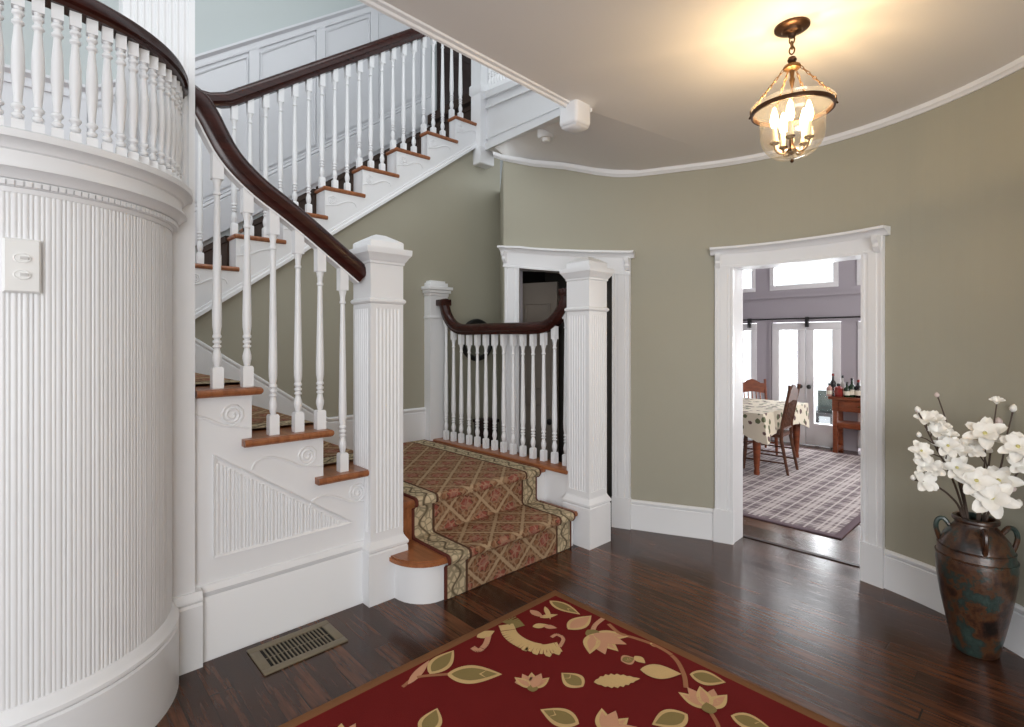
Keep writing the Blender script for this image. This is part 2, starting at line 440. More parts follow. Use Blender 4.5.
def head_z(x, p):
    if x < 660:
        return z_at(268.5 + (274.6 - 268.5)*(x-520)/93 + .6*math.sin(PI*(x-520)/93), p.y)
    return 1.966
WT = 0.165
mb = MB()
for i in range(NP-1):
    x0, p0 = plan[i]; x1, p1 = plan[i+1]
    mid = (x0 + x1)/2
    zb0 = zb1 = 0.0
    for d in (D1, D2):
        if d[0] < mid < d[1]: zb0, zb1 = head_z(x0, p0), head_z(x1, p1)
    q0, q1 = p0 + OUT[i]*WT, p1 + OUT[i+1]*WT
    vs = [p0 + Z*zb0, p1 + Z*zb1, p1 + Z*(TOPZ[i+1]+.03), p0 + Z*(TOPZ[i]+.03), q0 + Z*zb0, q1 + Z*zb1, q1 + Z*(TOPZ[i+1]+.03), q0 + Z*(TOPZ[i]+.03)]
    mb.add(vs, [[0, 1, 2, 3]], 0); mb.add(vs, [[5, 4, 7, 6]], 1); mb.add(vs, [[0, 4, 5, 1]], 2 if zb0 > 0 else 0)
# return wall from the stair wall to the left casing
wl = W(plane_v(500, 4.22)[0], 4.22); wl2 = wl + Vector((-.05, .3, 0))
mb.prism([wl, plan[0][1], plan[0][1] + OUT[0]*WT, wl + Vector((.16, .1, 0))], (0, 0, TOPZ[0] + .03))
# door reveals
for (xa, xb) in (D1, D2):
    for x in (xa, xb):
        i = [k for k, (q, _) in enumerate(plan) if q == x][0]; p = plan[i][1]; q = p + OUT[i]*WT; zt = head_z(x, p)
        mb.add([p, q, q + Z*zt, p + Z*zt], [[0, 1, 2, 3]], 2)
wall = mb.build('wall_right', ['wallpaint', 'mauve', 'white'])
tag(wall, 'olive green curved plaster wall with two white cased doorways', 'wall', kind='structure')

# crown moulding
path = [p - OUT[i]*0.0 + Z*TOPZ[i] for i, (x, p) in enumerate(plan)]
e0 = Vector((slope(495)*4.62, 4.62, 0)); path = [e0 + Z*z_at(155.5, 4.62)] + path
sd = [-OUT[0]] + [-o for o in OUT]
mb = MB(); mb.sweep(path, sd, [(-.005, -.020), (.010, -.020), (.016, -.008), (.026, -.002), (.030, .012), (.030, .03), (-.005, .03)], up=Z)
tag(mb.build('trim_1', 'white'), 'thin white crown moulding following the curved wall under the ceiling', 'moulding', kind='structure')

# baseboards of the curved wall
BB = [(-.003, 0), (.02, 0), (.02, .012), (.016, .03), (.016, .185), (.011, .19), (.018, .2), (.018, .212), (.008, .225), (-.003, .225)]
def run(xa, xb):
    ii = [i for i, (x, p) in enumerate(plan) if xa <= x <= xb]
    return [plan[i][1] for i in ii], [-OUT[i] for i in ii]
for nm, xa, xb, lab in (('baseboard_back', 631, 715, 'white baseboard on the curved wall between the two doorways'), ('baseboard_right', 885, 1020, 'white baseboard on the curved wall behind the vase')):
    p, s_ = run(xa, xb); mb = MB(); mb.sweep(p, s_, BB, up=Z); tag(mb.build(nm, 'white'), lab, 'baseboard', kind='structure')

# door casings
def casing(nm, xo0, xi0, xi1, xo1, zhead, zcap, lab):
    i0 = [k for k, (q, _) in enumerate(plan) if q == xo0][0]
    root = thing(nm, lab, 'doorway', plan[i0][1], kind='structure')
    def upright(xa, xb, part):
        a = [k for k, (q, _) in enumerate(plan) if q == xa][0]; b = [k for k, (q, _) in enumerate(plan) if q == xb][0]
        p, q = plan[a][1], plan[b][1]; n = -((OUT[a] + OUT[b])/2).normalized()
        h = min(zhead(xa, p), zhead(xb, q)) + .02
        m = MB()
        cuts = [(0, .018), (.06, .030), (.14, .030), (.16, .022), (.30, .022), (.33, .028), (.70, .028), (.73, .022), (.86, .022), (.90, .034), (1, .034)]
        if part == 'r': cuts = [(1-t, d) for t, d in cuts][::-1]
        poly = [p + (q-p)*t + n*d for t, d in cuts] + [q - n*.002, p - n*.002]
        m.prism([c + Z*.2 for c in poly], (0, 0, h - .2))
        m.prism([p + (p-q)*.02 + Z*0, q + (q-p)*.02, q + (q-p)*.02 + n*.038, p + (p-q)*.02 + n*.038], (0, 0, .235))
        m.build('side_casing', 'white', root)
    upright(xo0, xi0, 'l'); upright(xi1, xo1, 'r')
    ii = [i for i, (x, p) in enumerate(plan) if xo0 <= x <= xo1]
    P = [plan[i][1] for i in ii]; S = [-OUT[i] for i in ii]; X = [plan[i][0] for i in ii]
    m = MB(); mats = []
    # head board with a bead along the opening
    zb = [zhead(x, p) for x, p in zip(X, P)]; zt = [zcap(x, p) for x, p in zip(X, P)]
    def loft(prof, mm):
        n = len(P); k = len(prof); vs = []; fs = []
        for i in range(n):
            for d, f, off in prof: vs.append(P[i] + S[i]*d + Z*(zb[i] + (zt[i]-zb[i])*f + off))
        for i in range(n-1):
            for j in range(k): fs.append([i*k+j, i*k+(j+1) % k, (i+1)*k+(j+1) % k, (i+1)*k+j])
        fs.append(list(range(k))[::-1]); fs.append([(n-1)*k+j for j in range(k)]); mm.add(vs, fs)
    loft([(-.002, 0, 0), (.034, 0, 0), (.034, 0, .014), (.024, 0, .018), (.024, 1, -.03), (-.002, 1, -.03)], m); m.build('head_casing', 'white', root)
    m = MB()
    ext0 = (P[0]-P[1]).normalized()*.03; ext1 = (P[-1]-P[-2]).normalized()*.03
    P = [P[0] + ext0] + P + [P[-1] + ext1]; S = [S[0]] + S + [S[-1]]; zb = [zb[0]] + zb + [zb[-1]]; zt = [zt[0]] + zt + [zt[-1]]
    loft([(-.002, 1, -.05), (.03, 1, -.05), (.036, 1, -.035), (.055, 1, -.02), (.075, 1, -.016), (.075, 1, 0), (-.002, 1, 0)], m); m.build('cap_moulding', 'white', root)
    for e, k in ((1, 1), (len(P)-2, -1)):
        m = MB(); d = (P[e+k] - P[e]).normalized()
        c = P[e] + d*.022*1 + S[e]*.045
        side = [(.028, -.05), (.026, -.075), (.010, -.095), (.012, -.115), (-.004, -.14), (-.03, -.15), (-.03, -.05)]
        m.prism([c - d*.016 + S[e]*a + Z*(zt[e] + b) for a, b in side], d*.032)
        m.build('corner_bracket', 'white', root)
    return root
def cap1(x, p): return z_at(246.5 + 5.5*(x-505)/126 + 1.3*math.sin(PI*(x-505)/126), p.y)
casing('door_1', 505, 520, 613, 631, head_z, cap1, 'white cased doorway to the dark passage, behind the landing balusters')
casing('door_2', 715, 734, 863, 885, head_z, lambda x, p: 2.112, 'wide white cased doorway opening to the dining room')

# ------------------------------------------------------------------ floor
mb = MB(); mb.box(-3.2, 9.6, -3.6, 5.4, -.06, 0)
tag(mb.build('floor', 'floor'), 'dark stained plank floor', 'floor', kind='structure')
mb = MB()
i0 = [k for k, (q, _) in enumerate(plan) if q == 734][0]; i1 = [k for k, (q, _) in enumerate(plan) if q == 863][0]
pa, pb = plan[i0][1] + OUT[i0]*(WT+.02), plan[i1][1] + OUT[i1]*(WT+.02); nn = ((OUT[i0]+OUT[i1])/2).normalized()
mb.prism([pa - nn*.018, pb - nn*.018, pb + nn*.018, pa + nn*.018], (0, 0, .006))
tag(mb.build('trim_2', 'doorwood'), 'dark threshold strip between hall and dining room floors', 'threshold', kind='structure')

# ------------------------------------------------------------------ ceiling
PB = on_floor(575, 340 + 1, 0)  # placeholder direction
YB = FPX*(ZC - H)/(HY - 106); PB = Vector((slope(575)*YB, YB, ZC))     # corner of the stairwell opening
ub, vb = uv_of(PB)
PP = Vector((slope(487)*5.40, 5.40, z_at(151, 5.40)))                     # at the upper post
mb = MB()
# flat part
flat = [PB.copy()]
for i, (x, p) in enumerate(plan):
    if x >= 734: flat.append(Vector((p.x, p.y, ZC)) + OUT[i]*.03)
_q = Vector((-.516, 1.973, ZC)); EL = PB + (_q - PB)*4.2
flat += [W(1.2, -3.3, ZC), W(-3.0, -3.3, ZC), EL]
mb.prism(flat, (0, 0, .12))
# part running back to the upper post
L = [(x, p, i) for i, (x, p) in enumerate(plan) if x <= 640]
n = len(L)
top = [wl + Z*z_at(155, wl.y)] + [Vector((p.x, p.y, TOPZ[i] + .028)) + OUT[i]*.03 for x, p, i in L]
top[-1].z = ZC
fas = []
for k in range(len(top)):
    t = k/(len(top)-1); xx = 487 + (575-487)*t
    iy = 1/5.40 + (1/YB - 1/5.40)*t; Y = 1/iy
    yy = 149.5 + (106-149.5)*t
    fas.append(Vector((slope(xx)*Y, Y, z_at(yy, Y))))
fas[-1] = PB.copy()
nT = len(top); p724 = [Vector((p.x, p.y, ZC)) + OUT[i]*.03 for i, (x, p) in enumerate(plan) if x == 734][0]
mb.add(fas + top + [p724], [[k, k+1, nT + k + 1, nT + k] for k in range(nT-1)] + [[nT-1, 2*nT, 2*nT-1]])
arc_ = [Vector((p.x, p.y, ZC)) + OUT[i]*.03 for i, (x, p) in enumerate(plan) if 640 <= x <= 734]
mb.add([q + Z*.001 for q in arc_], [list(range(len(arc_)))])
tag(mb.build('ceiling', 'ceiling'), 'pale hall ceiling cut back around the open stairwell', 'ceiling', kind='structure')
# stairwell edge moulding
mb = MB()
ed = (PB - EL).normalized(); path = [EL, PB]
mb.sweep(path, Vector((-ed.y, ed.x, 0)), [(-.016, .0), (-.012, -.008), (.002, -.012), (.006, -.022), (.016, -.026), (.022, -.018), (.022, .16), (-.002, .16), (-.016, .02)], up=Z)
tag(mb.build('trim_3', 'white'), 'white moulded edge of the ceiling along the stairwell opening', 'moulding', kind='structure')

# fascia of the upper gallery
root = thing('trim_4', 'white panelled gallery fascia above the landing, between post and ceiling corner', 'fascia', fas[0], kind='structure')
N = 12
def fpt(t, yl, off=0.0):
    xx = 487 + 88*t; iy = 1/5.40 + (1/YB - 1/5.40)*t; Y = 1/iy; y = yl[0] + (yl[1]-yl[0])*t
    return Vector((slope(xx)*Y, Y, z_at(y, Y)))
fd = Vector((PB.x - fas[0].x, PB.y - fas[0].y, 0)).normalized(); fn = Vector((fd.y, -fd.x, 0))
if fn.y > 0 and fn.x > 0: fn = -fn
fn = Vector((-abs(fn.x), fn.y, 0)) if fn.x > 0 else fn
def band(name, ytop, ybot, d0, d1, mat='white'):
    m = MB()
    for k in range(N):
        t0, t1 = k/N, (k+1)/N
        a, b, c, d = fpt(t0, ybot), fpt(t1, ybot), fpt(t1, ytop), fpt(t0, ytop)
        m.add([a + fn*d1, b + fn*d1, c + fn*d1, d + fn*d1, a + fn*d0, b + fn*d0, c + fn*d0, d + fn*d0],
              [[0, 1, 2, 3], [7, 6, 5, 4], [3, 2, 6, 7], [1, 0, 4, 5]] + ([[0, 3, 7, 4]] if k == 0 else []) + ([[1, 2, 6, 5]] if k == N-1 else []))
    m.build(name, mat, root)
band('fascia_panel', (96, 60), (149.5, 110), -.10, 0.0)
band('top_rail', (92, 56), (99, 63), -.10, .03)
band('dentil_moulding', (105.5, 69), (109, 72.5), 0, .02)
band('lower_moulding', (136, 98), (139.5, 101.5), 0, .012)
band('bottom_moulding', (144, 105), (150.5, 111), -.02, .025)
# pendant at the ceiling corner
pc = PB + Vector((0, 0, 0)); pu, pv = uv_of(pc)
t = thing('newel_pendant', 'blunt white newel pendant hanging at the ceiling corner of the stairwell', 'newel pendant', pc - Z*.13)
mb = MB(); mb.box(pu - .062, pu + .07, pv - .062, pv + .07, ZC - .118, ZC + .03, 0.022, seg=3); mb.build('block', 'white', t)
mb = MB(); mb.square(pu + .004, pv + .004, [(.055, ZC - .118), (.045, ZC - .13), (.02, ZC - .137)]); mb.build('bottom_chamfer', 'white', t)
# smoke detector
sp = Vector((slope(546)*3.7, 3.7, 0)); sz = z_at(134.5, 3.7)
t = thing('smoke_detector', 'small round white smoke detector on the ceiling by the stairwell corner', 'smoke detector', Vector((sp.x, sp.y, sz - .05)))
mb = MB(); mb.lathe(Vector((sp.x, sp.y, sz)), [(.062, .04), (.062, -.012), (.05, -.03)], 20); mb.build('base', 'plastic', t)
mb = MB(); mb.lathe(Vector((sp.x, sp.y, sz)), [(.03, -.03), (.026, -.05), (.012, -.055)], 16); mb.build('sensor', 'plastic', t)

# ------------------------------------------------------------------ staircase
RI = .245
R3, RUN = 1.507, .352
def ru(k): return R3 - RUN*(k-3)
stair = thing('staircase', 'white sided staircase with orange oak treads turning left from the broad landing', 'staircase', W(1.6, 2.7, 0))
def tread_box(m, u0, u1, v0, v1, z, nose_u=0, th=.034):
    # tread board with a rounded nosing along one u edge (nose_u = +1 / -1)
    r = th/2; prof = []
    for k in range(7):
        a = -PI/2 + PI*k/6; prof.append((math.cos(a)*r*1.1, math.sin(a)*r - r))
    if nose_u > 0: poly = [(u1 + a, z + b) for a, b in prof] + [(u0, z), (u0, z - th)]
    else: poly = [(u0 - a, z + b) for a, b in prof] + [(u1, z), (u1, z - th)]
    m.prism([W(a, v0, b) for a, b in poly], V*(v1-v0))
# lower flight
for k in range(3, 8):
    ue = max(ru(k+1) - .045, .562)
    if k >= 6:
        m = MB(); tread_box(m, ru(k+1) - .03, ru(k) + .02, 2.71, 4.2, RI*k, 1); m.build('tread', 'tread', stair)
        m = MB(); m.box(ru(k) - .012, ru(k), 2.71, 4.2, RI*(k-1), RI*k - .034); m.build('riser', 'tread', stair)
        continue
    m = MB(); tread_box(m, ru(k+1) - .03, ru(k) + .02, 2.71, 4.2, RI*k, 1); tread_box(m, ue, ru(k) + .02, 2.625, 2.71, RI*k, 1)
    m.prism([W(ue, 2.645, RI*k - .03), W(ue + .012, 2.626, RI*k - .034), W(ru(k) + .015, 2.626, RI*k - .034), W(ru(k) + .015, 2.645, RI*k - .03)], (0, 0, .028))
    m.tube([W(ue, 2.632, RI*k - .017), W(ru(k) + .03, 2.632, RI*k - .017)], .0168, 10)
    m.build('tread', 'tread', stair)
    m = MB(); m.box(ru(k) - .012, ru(k), 2.68, 4.2, RI*(k-1), RI*k - .034); m.build('riser', 'tread', stair)
# outer string face
m = MB()
poly = [(R3 + .02, .0), (R3 + .02, RI*3 - .034)]
for k in range(3, 8):
    poly += [(ru(k+1), RI*k - .034)]
    poly += [(ru(k+1), RI*(k+1) - .034)]
poly += [(-.6, RI*8 - .034), (-.6, 0)]
m.prism([W(a, 2.675, b) for a, b in poly], V*.03); m.build('side_string', 'white', stair)
# beadboard triangle panel
m = MB(); tri = [(.638, .925), (1.318, .452), (.638, .452)]
def inner(t_):
    cx = sum(a for a, b in tri)/3; cz = sum(b for a, b in tri)/3
    return [(a + (cx-a)*t_, b + (cz-b)*t_) for a, b in tri]
o, i_ = tri, inner(.075)
for k in range(3):
    a, b, c, d = o[k], o[(k+1) % 3], i_[(k+1) % 3], i_[k]
    m.prism([W(a[0], 2.663, a[1]), W(b[0], 2.663, b[1]), W(c[0], 2.671, c[1]), W(d[0], 2.671, d[1])], V*.012)
m.build('panel_moulding', 'white', stair)
m = MB(); x = .655; k = 0
while x < 1.27:
    zt = .895 - (x - .655)*(.473/.68) - .012
    if zt > .47: m.tube([W(x, 2.6735, .462), W(x, 2.6735, zt)], .0045 if k % 3 else .0075, 6)
    x += (.014 if k % 3 else .0205); k += 1
m.build('beadboard_panel', 'white', stair)
# scroll brackets under each tread end
def scroll(m, u1, z1, sgn, v, s=1.0, n=24):
    s = s*1.08
    # ornament running back from the nosing: a wave ending in a spiral
    pts = []
    for k in range(n):
        a = k/(n-1)*2.35*2*PI; r = (.050 - .040*k/(n-1))*s
        pts.append(W(u1 - sgn*(.082*s) + sgn*r*math.cos(a - PI/2), v, z1 - .088*s + r*math.sin(a - PI/2)))
    m.tube(pts, .0068*s, 6)
    wv = [(-.082, -.138), (-.12, -.128), (-.17, -.100), (-.22, -.078), (-.27, -.070), (-.31, -.085), (-.325, -.115)]
    m.tube(catmull([W(u1 + sgn*a*s, v, z1 + b*s) for a, b in wv], 4), .0068*s, 6)
    m.tube([W(u1 - sgn*.005, v, z1 - .15*s), W(u1 - sgn*.04*s, v, z1 - .146*s), W(u1 - sgn*.075*s, v, z1 - .138*s)], .0058*s, 6)
for k in range(3, 6):
    m = MB(); scroll(m, ru(k) - (.075 if k == 3 else 0), RI*k - .03, 1, 2.675); m.build('scroll_bracket', 'white', stair)
# plinth board below the string
m = MB(); m.sweep([W(.5, 2.675, 0), W(1.42, 2.675, 0)], -V, [(0, 0), (.024, 0), (.024, .02), (.016, .045), (.016, .275), (.010, .285), (.02, .298), (.024, .312), (.012, .335), (0, .34)], up=Z)
m.build('plinth_board', 'white', stair)
# landing and first step
m = MB(); m.box(1.50, 2.87, 2.672, 4.215, RI*2 - .034, RI*2, .008); m.build('landing', 'tread', stair)
m = MB(); m.box(1.56, 2.80, 2.70, 2.712, RI, RI*2 - .034); m.build('riser', 'tread', stair)
m = MB(); m.box(2.78, 2.99, 2.70, 2.712, 0, RI*2 - .034); m.box(2.975, 2.99, 2.70, 4.215, 0, RI*2 - .034); m.box(2.885, 2.91, 2.455, 2.705, 0, RI*2 - .014); m.build('landing_side', 'white', stair)
m = MB(); m.box(2.85, 3.04, 2.455, 4.2, RI*2 - .012, RI*2 + .018, .01); m.build('landing_border', 'tread', stair)
# bullnose step
def bull(off, u_end):
    pts = [(1.50 - off*.5, 2.60)]
    for k in range(9):
        a = PI + PI/2*k/8
        pts.append((1.70 + (.175 + off)*math.cos(a), 2.58 + (.205 + off)*math.sin(a)))
    pts += [(u_end, 2.375 - off), (u_end, 2.70), (1.50 - off*.5, 2.70)]
    return pts
m = MB(); m.prism([W(a, b, 0) for a, b in bull(0, 2.83)], (0, 0, RI - .034)); m.build('bullnose_riser', 'white', stair)
m = MB(); bt = bull(.034, 2.84)
m.prism([W(a, b, RI - .034) for a, b in bull(.028, 2.84)], (0, 0, .006)); m.prism([W(a, b, RI - .028) for a, b in bt], (0, 0, .021)); m.prism([W(a, b, RI - .007) for a, b in bull(.026, 2.84)], (0, 0, .007))
m.build('bullnose_tread', 'tread', stair)

# ---- upper flight
def nu(k): return 1.803 + .337*(k-11)
upst = thing('staircase', 'upper stair flight climbing to the right behind the long sloping handrail', 'staircase', W(2.0, 4.3, 1.9))
for k in range(9, 17):
    z = RI*k + .03
    m = MB(); tread_box(m, nu(k) + .02, nu(k+1) + .03, 4.185, 5.26, z, -1)
    m.tube([W(nu(k) + .012, 4.188, z - .017), W(nu(k+1) + .04, 4.188, z - .017)], .0168, 8); m.build('tread', 'tread', upst)
    m = MB(); m.box(nu(k) + .02, nu(k) + .03, 4.2, 5.26, z - RI, z - .034); m.build('riser', 'white', upst)
m = MB(); tread_box(m, -.6, nu(9) + .03, 4.185, 5.26, RI*8 + .03, -1); m.tube([W(-.6, 4.188, RI*8 + .013), W(nu(9) + .04, 4.188, RI*8 + .013)], .0168, 8); m.build('half_landing', 'tread', upst)
def sb(u): return RI*11 + (u - 1.803)*(RI/.337) - .43
m = MB(); poly = [(-.6, 1.55), (-.6, RI*8 - .004), (nu(9) + .02, RI*8 - .004)]
for k in range(9, 17):
    poly += [(nu(k) + .02, RI*k - .004), (nu(k+1) + .02, RI*k - .004)]
uend = 3.52
poly = [q for q in poly if q[0] < uend] + [(uend, RI*16 - .004), (uend, sb(uend)), (.62, sb(.62)), (.45, 1.55)]
m.prism([W(a, 4.19, b) for a, b in poly], V*.05); m.build('side_string', 'white', upst)
m = MB(); m.sweep([W(.62, 4.19, sb(.62)), W(uend, 4.19, sb(uend))], V, [(-.018, .0), (-.018, .022), (-.008, .03), (-.008, .045), (.0, .05), (.03, .0)]); m.build('string_moulding', 'white', upst)
for k in range(8, 16):
    m = MB(); scroll(m, nu(k) + .02, RI*k - .0, -1, 4.19, .8, 16); m.build('scroll_bracket', 'white', upst)
m = MB()
for k in range(9, 17):
    z = RI*k + .03
    va_, vb2 = (4.36, 5.12) if k < 14 else (4.30, 5.26)
    m.box(nu(k) + .004, nu(k) + .02, va_, vb2, z - RI, z - .034); m.box(nu(k) - .006, nu(k+1) + .02, va_, vb2, z, z + .008); m.box(nu(k) - .006, nu(k) + .004, va_, vb2, z - .04, z + .008)
m.build('carpet_strip', 'darkcarpet', upst)

# ---- walls of the stair
m = MB()
poly = [(-.6, 0), (-.6, 1.56), (.45, 1.56), (.62, sb(.62) + .02), (3.30, sb(3.30) + .02), (3.52, 3.48)]
poly += [(uv_of(wl)[0], 3.48), (uv_of(wl)[0], 0)]
m.prism([W(a, 4.22, b) for a, b in poly], V*.12)
tag(m.build('wall_back', 'wallpaint'), 'olive green wall under the upper stair flight', 'wall', kind='structure')
# skirt along this wall
def sk(u): return .98 + (1.157 - u)*(RI/RUN) + .30
m = MB(); pth = [W(-.2, 4.22, sk(-.2)), W(1.74, 4.22, sk(1.74)), W(1.86, 4.22, .80), W(2.83, 4.22, .80)]
m.sweep(pth, -V, [(0, -.5), (.02, -.5), (.02, -.045), (.012, -.035), (.022, -.02), (.022, -.008), (.01, .004), (0, .004)], up=Z)
tag(m.build('baseboard_left', 'white'), 'white stepped skirting rising along the olive stair wall', 'baseboard', kind='structure')
# upper wall with wainscot
m = MB(); m.box(-2.2, 8.0, 5.3, 5.42, 0, 5.6); tag(m.build('wall_left', 'upper'), 'pale blue grey upper stairwell wall', 'wall', kind='structure')
def cr(u): return 3.43 + max(0.0, u - .40)*.727
def skz(u): return 2.30 + max(0.0, u - .66)*.727
wz = thing('wall_panelling', 'white panelled wainscot rising along the upper stair wall', 'wainscot', W(1.5, 5.3, 2.4), kind='structure')
m = MB()
UU = [-1.6, .40, 3.35]
for a, b in zip(UU, UU[1:]):
    m.prism([W(a, 5.285, RI*8), W(b, 5.285, RI*8 if b < 1 else 3.6), W(b, 5.285, cr(b)), W(a, 5.285, cr(a))], V*.02)
m.prism([W(3.35, 5.285, 3.3), W(3.62, 5.285, 3.5), W(3.62, 5.285, cr(3.62)), W(3.35, 5.285, cr(3.35))], V*.02)
m.build('panel_board', 'panelgrey', wz)
m = MB(); CH = [(0, -.10), (.018, -.10), (.022, -.075), (.016, -.06), (.016, -.035), (.03, -.025), (.05, -.01), (.05, .012), (0, .02)]
m.sweep([W(-1.6, 5.285, cr(0)), W(.40, 5.285, cr(.4)), W(3.62, 5.285, cr(3.62))], -V, CH, up=Z); m.build('chair_rail', 'panelgrey', wz)
m = MB(); SK = [(0, -.35), (.024, -.35), (.024, -.06), (.014, -.05), (.024, -.038), (.02, -.02), (.012, -.012), (.018, 0), (.0, .01)]
m.sweep([W(-1.6, 5.285, skz(0)), W(.66, 5.285, skz(.66)), W(3.62, 5.285, skz(3.62))], -V, SK, up=Z); m.build('skirting', 'panelgrey', wz)
sx = [plane_v(254, 5.28)[0], plane_v(320.5, 5.28)[0], plane_v(374, 5.28)[0], plane_v(424, 5.28)[0]]
sx = [sx[0] - 1.28, sx[0] - .64] + sx
for u in sx:
    m = MB(); m.box(u - .045, u + .045, 5.268, 5.29, skz(u) - .03, cr(u) - .06); m.build('stile', 'panelgrey', wz)
for a, b in zip(sx, sx[1:]):
    m = MB(); a2, b2 = a + .06, b - .06
    cz = lambda u: cr(u) - .15
    bz = lambda u: skz(u) + .045
    fr = [W(a2, 5.28, bz(a2)), W(b2, 5.28, bz(b2)), W(b2, 5.28, cz(b2)), W(a2, 5.28, cz(a2))]
    m.tube(fr, .011, 6, close=True); m.build('panel_moulding', 'panelgrey', wz)
# dark door on the upper floor
da, db = plane_v(437.5, 5.28)[0], plane_v(478, 5.28)[0]
t = thing('door_3', 'dark wooden door at the head of the upper flight', 'door', W(da, 5.27, 4.16), kind='structure')
m = MB(); m.box(da, db, 5.25, 5.29, 3.9, 5.58); m.build('door_leaf', 'doorwood', t)
for a in (da + .07, (da+db)/2 + .03):
    m = MB(); w = (db-da)/2 - .10; m.box(a, a + w, 5.243, 5.252, 4.3, 4.9, .006); m.box(a, a + w, 5.243, 5.252, 5.0, 5.5, .006); m.build('door_panel', 'doorwood', t)
# upper floor slab behind the gallery
m = MB(); m.box(3.56, 8.0, 4.3, 5.3, 4.06, 4.16); tag(m.build('floor_upper', 'darkcarpet'), 'upper floor behind the gallery', 'floor', kind='structure')
m = MB(); m.box(-3.0, 8.0, 1.6, 5.45, 5.6, 5.7); tag(m.build('ceiling_upper', 'upper'), 'upper floor ceiling over the stairwell', 'ceiling', kind='structure')
# half landing
m = MB(); m.box(-1.6, ru(8), 2.70, 4.2, RI*8 - .06, RI*8); m.box(-1.6, -.6, 4.2, 5.28, RI*8 - .06, RI*8); tag(m.build('floor_landing', 'tread'), 'half landing behind the curved bay', 'floor', kind='structure')

# ------------------------------------------------------------------ newel posts
def fluted(u, v, h, z0, z1, m, n=7, margin=.022):
    # square shaft with n half-round flutes per face
    pts = []
    w = 2*h - 2*margin; pitch = w/n; r = pitch*.36
    for f in range(4):
        ca, sa = [(1, 0), (0, 1), (-1, 0), (0, -1)][f]
        loc = [(-h, -h)]
        for k in range(n):
            c = -h + margin + pitch*(k+.5)
            loc.append((c - r, -h))
            for q in range(1, 4):
                a = PI*q/4; loc.append((c - r*math.cos(a), -h + r*.8*math.sin(a)))
            loc.append((c + r, -h))
        pts += [(x*ca - y*sa, x*sa + y*ca) for x, y in loc]
    m.prism([W(u + a, v + b, z0) for a, b in pts], (0, 0, z1 - z0))
def newel(u, v, label, base_z=0.0, plain_lower=False):
    t = thing('newel_post', label, 'newel post', W(u, v, base_z), 'white newel posts of the stair')
    m = MB(); m.square(u, v, [(.122, base_z), (.122, base_z + .275), (.117, base_z + .283), (.125, base_z + .292), (.125, base_z + .305), (.112, base_z + .325), (.104, base_z + .34), (.104, base_z + .345)]); m.build('plinth', 'white', t, smooth=15)
    m = MB(); m.square(u, v, [(.102, base_z + .34), (.102, base_z + .385)]); fluted(u, v, .102, base_z + .385, 1.625, m); m.square(u, v, [(.102, 1.625), (.102, 1.88)]); m.build('shaft', 'white', t, smooth=50)
    m = MB(); m.square(u, v, [(.102, 1.652), (.108, 1.656), (.114, 1.664), (.114, 1.674), (.108, 1.68), (.102, 1.684)]); m.build('necking', 'white', t)
    m = MB(); m.square(u, v, [(.102, 1.872), (.108, 1.876), (.109, 1.888), (.118, 1.90), (.126, 1.915), (.138, 1.93), (.140, 1.945), (.140, 1.962), (.104, 1.965), (.104, 2.0), (.098, 2.008), (.03, 2.048), (.0, 2.052)]); m.build('cap', 'white', t, smooth=12)
    return t
AU, AV, BU, BV = 1.49, 2.702, 2.97, 2.364
newel(AU, AV, 'tall fluted white newel post left of the carpeted steps, holding the curved rail')
newel(BU, BV, 'tall fluted white newel post right of the carpeted steps, beside the dark doorway')
# half newel against the wall
cu, cv0, cv1 = 2.92, 4.12, 4.22
t = thing('newel_post', 'plain white half newel against the olive wall at the back of the landing', 'newel post', W(cu, cv1, .49), 'white newel posts of the stair')
m = MB(); m.box(cu - .102, cu + .102, cv0, cv1, .49, 1.88); m.build('shaft', 'white', t)
m = MB(); m.box(cu - .11, cu + .11, cv0 - .008, cv1, 1.655, 1.68, .004); m.build('necking', 'white', t)
m = MB()
for h, z0, z1 in ((.11, 1.872, 1.9), (.125, 1.9, 1.93), (.14, 1.93, 1.962), (.104, 1.962, 2.0), (.085, 2.0, 2.02)):
    m.box(cu - h, cu + h, cv0 - (h - .102), cv1, z0, z1, .004)
m.build('cap', 'white', t)
# upper post
t = thing('newel_post', 'white upper newel post at the head of the upper flight, by the gallery fascia', 'newel post', W(3.51, 4.19, 3.26), 'white newel posts of the stair')
m = MB(); m.square(3.51, 4.19, [(.084, 3.268), (.092, 3.276), (.092, 3.44), (.080, 3.455), (.078, 4.0), (.092, 4.02), (.092, 4.1), (.078, 4.12), (.078, 5.2)]); m.build('shaft', 'white', t)
m = MB(); m.square(3.51, 4.19, [(.078, 5.2), (.11, 5.22), (.11, 5.26), (.05, 5.3)]); m.build('cap', 'white', t)

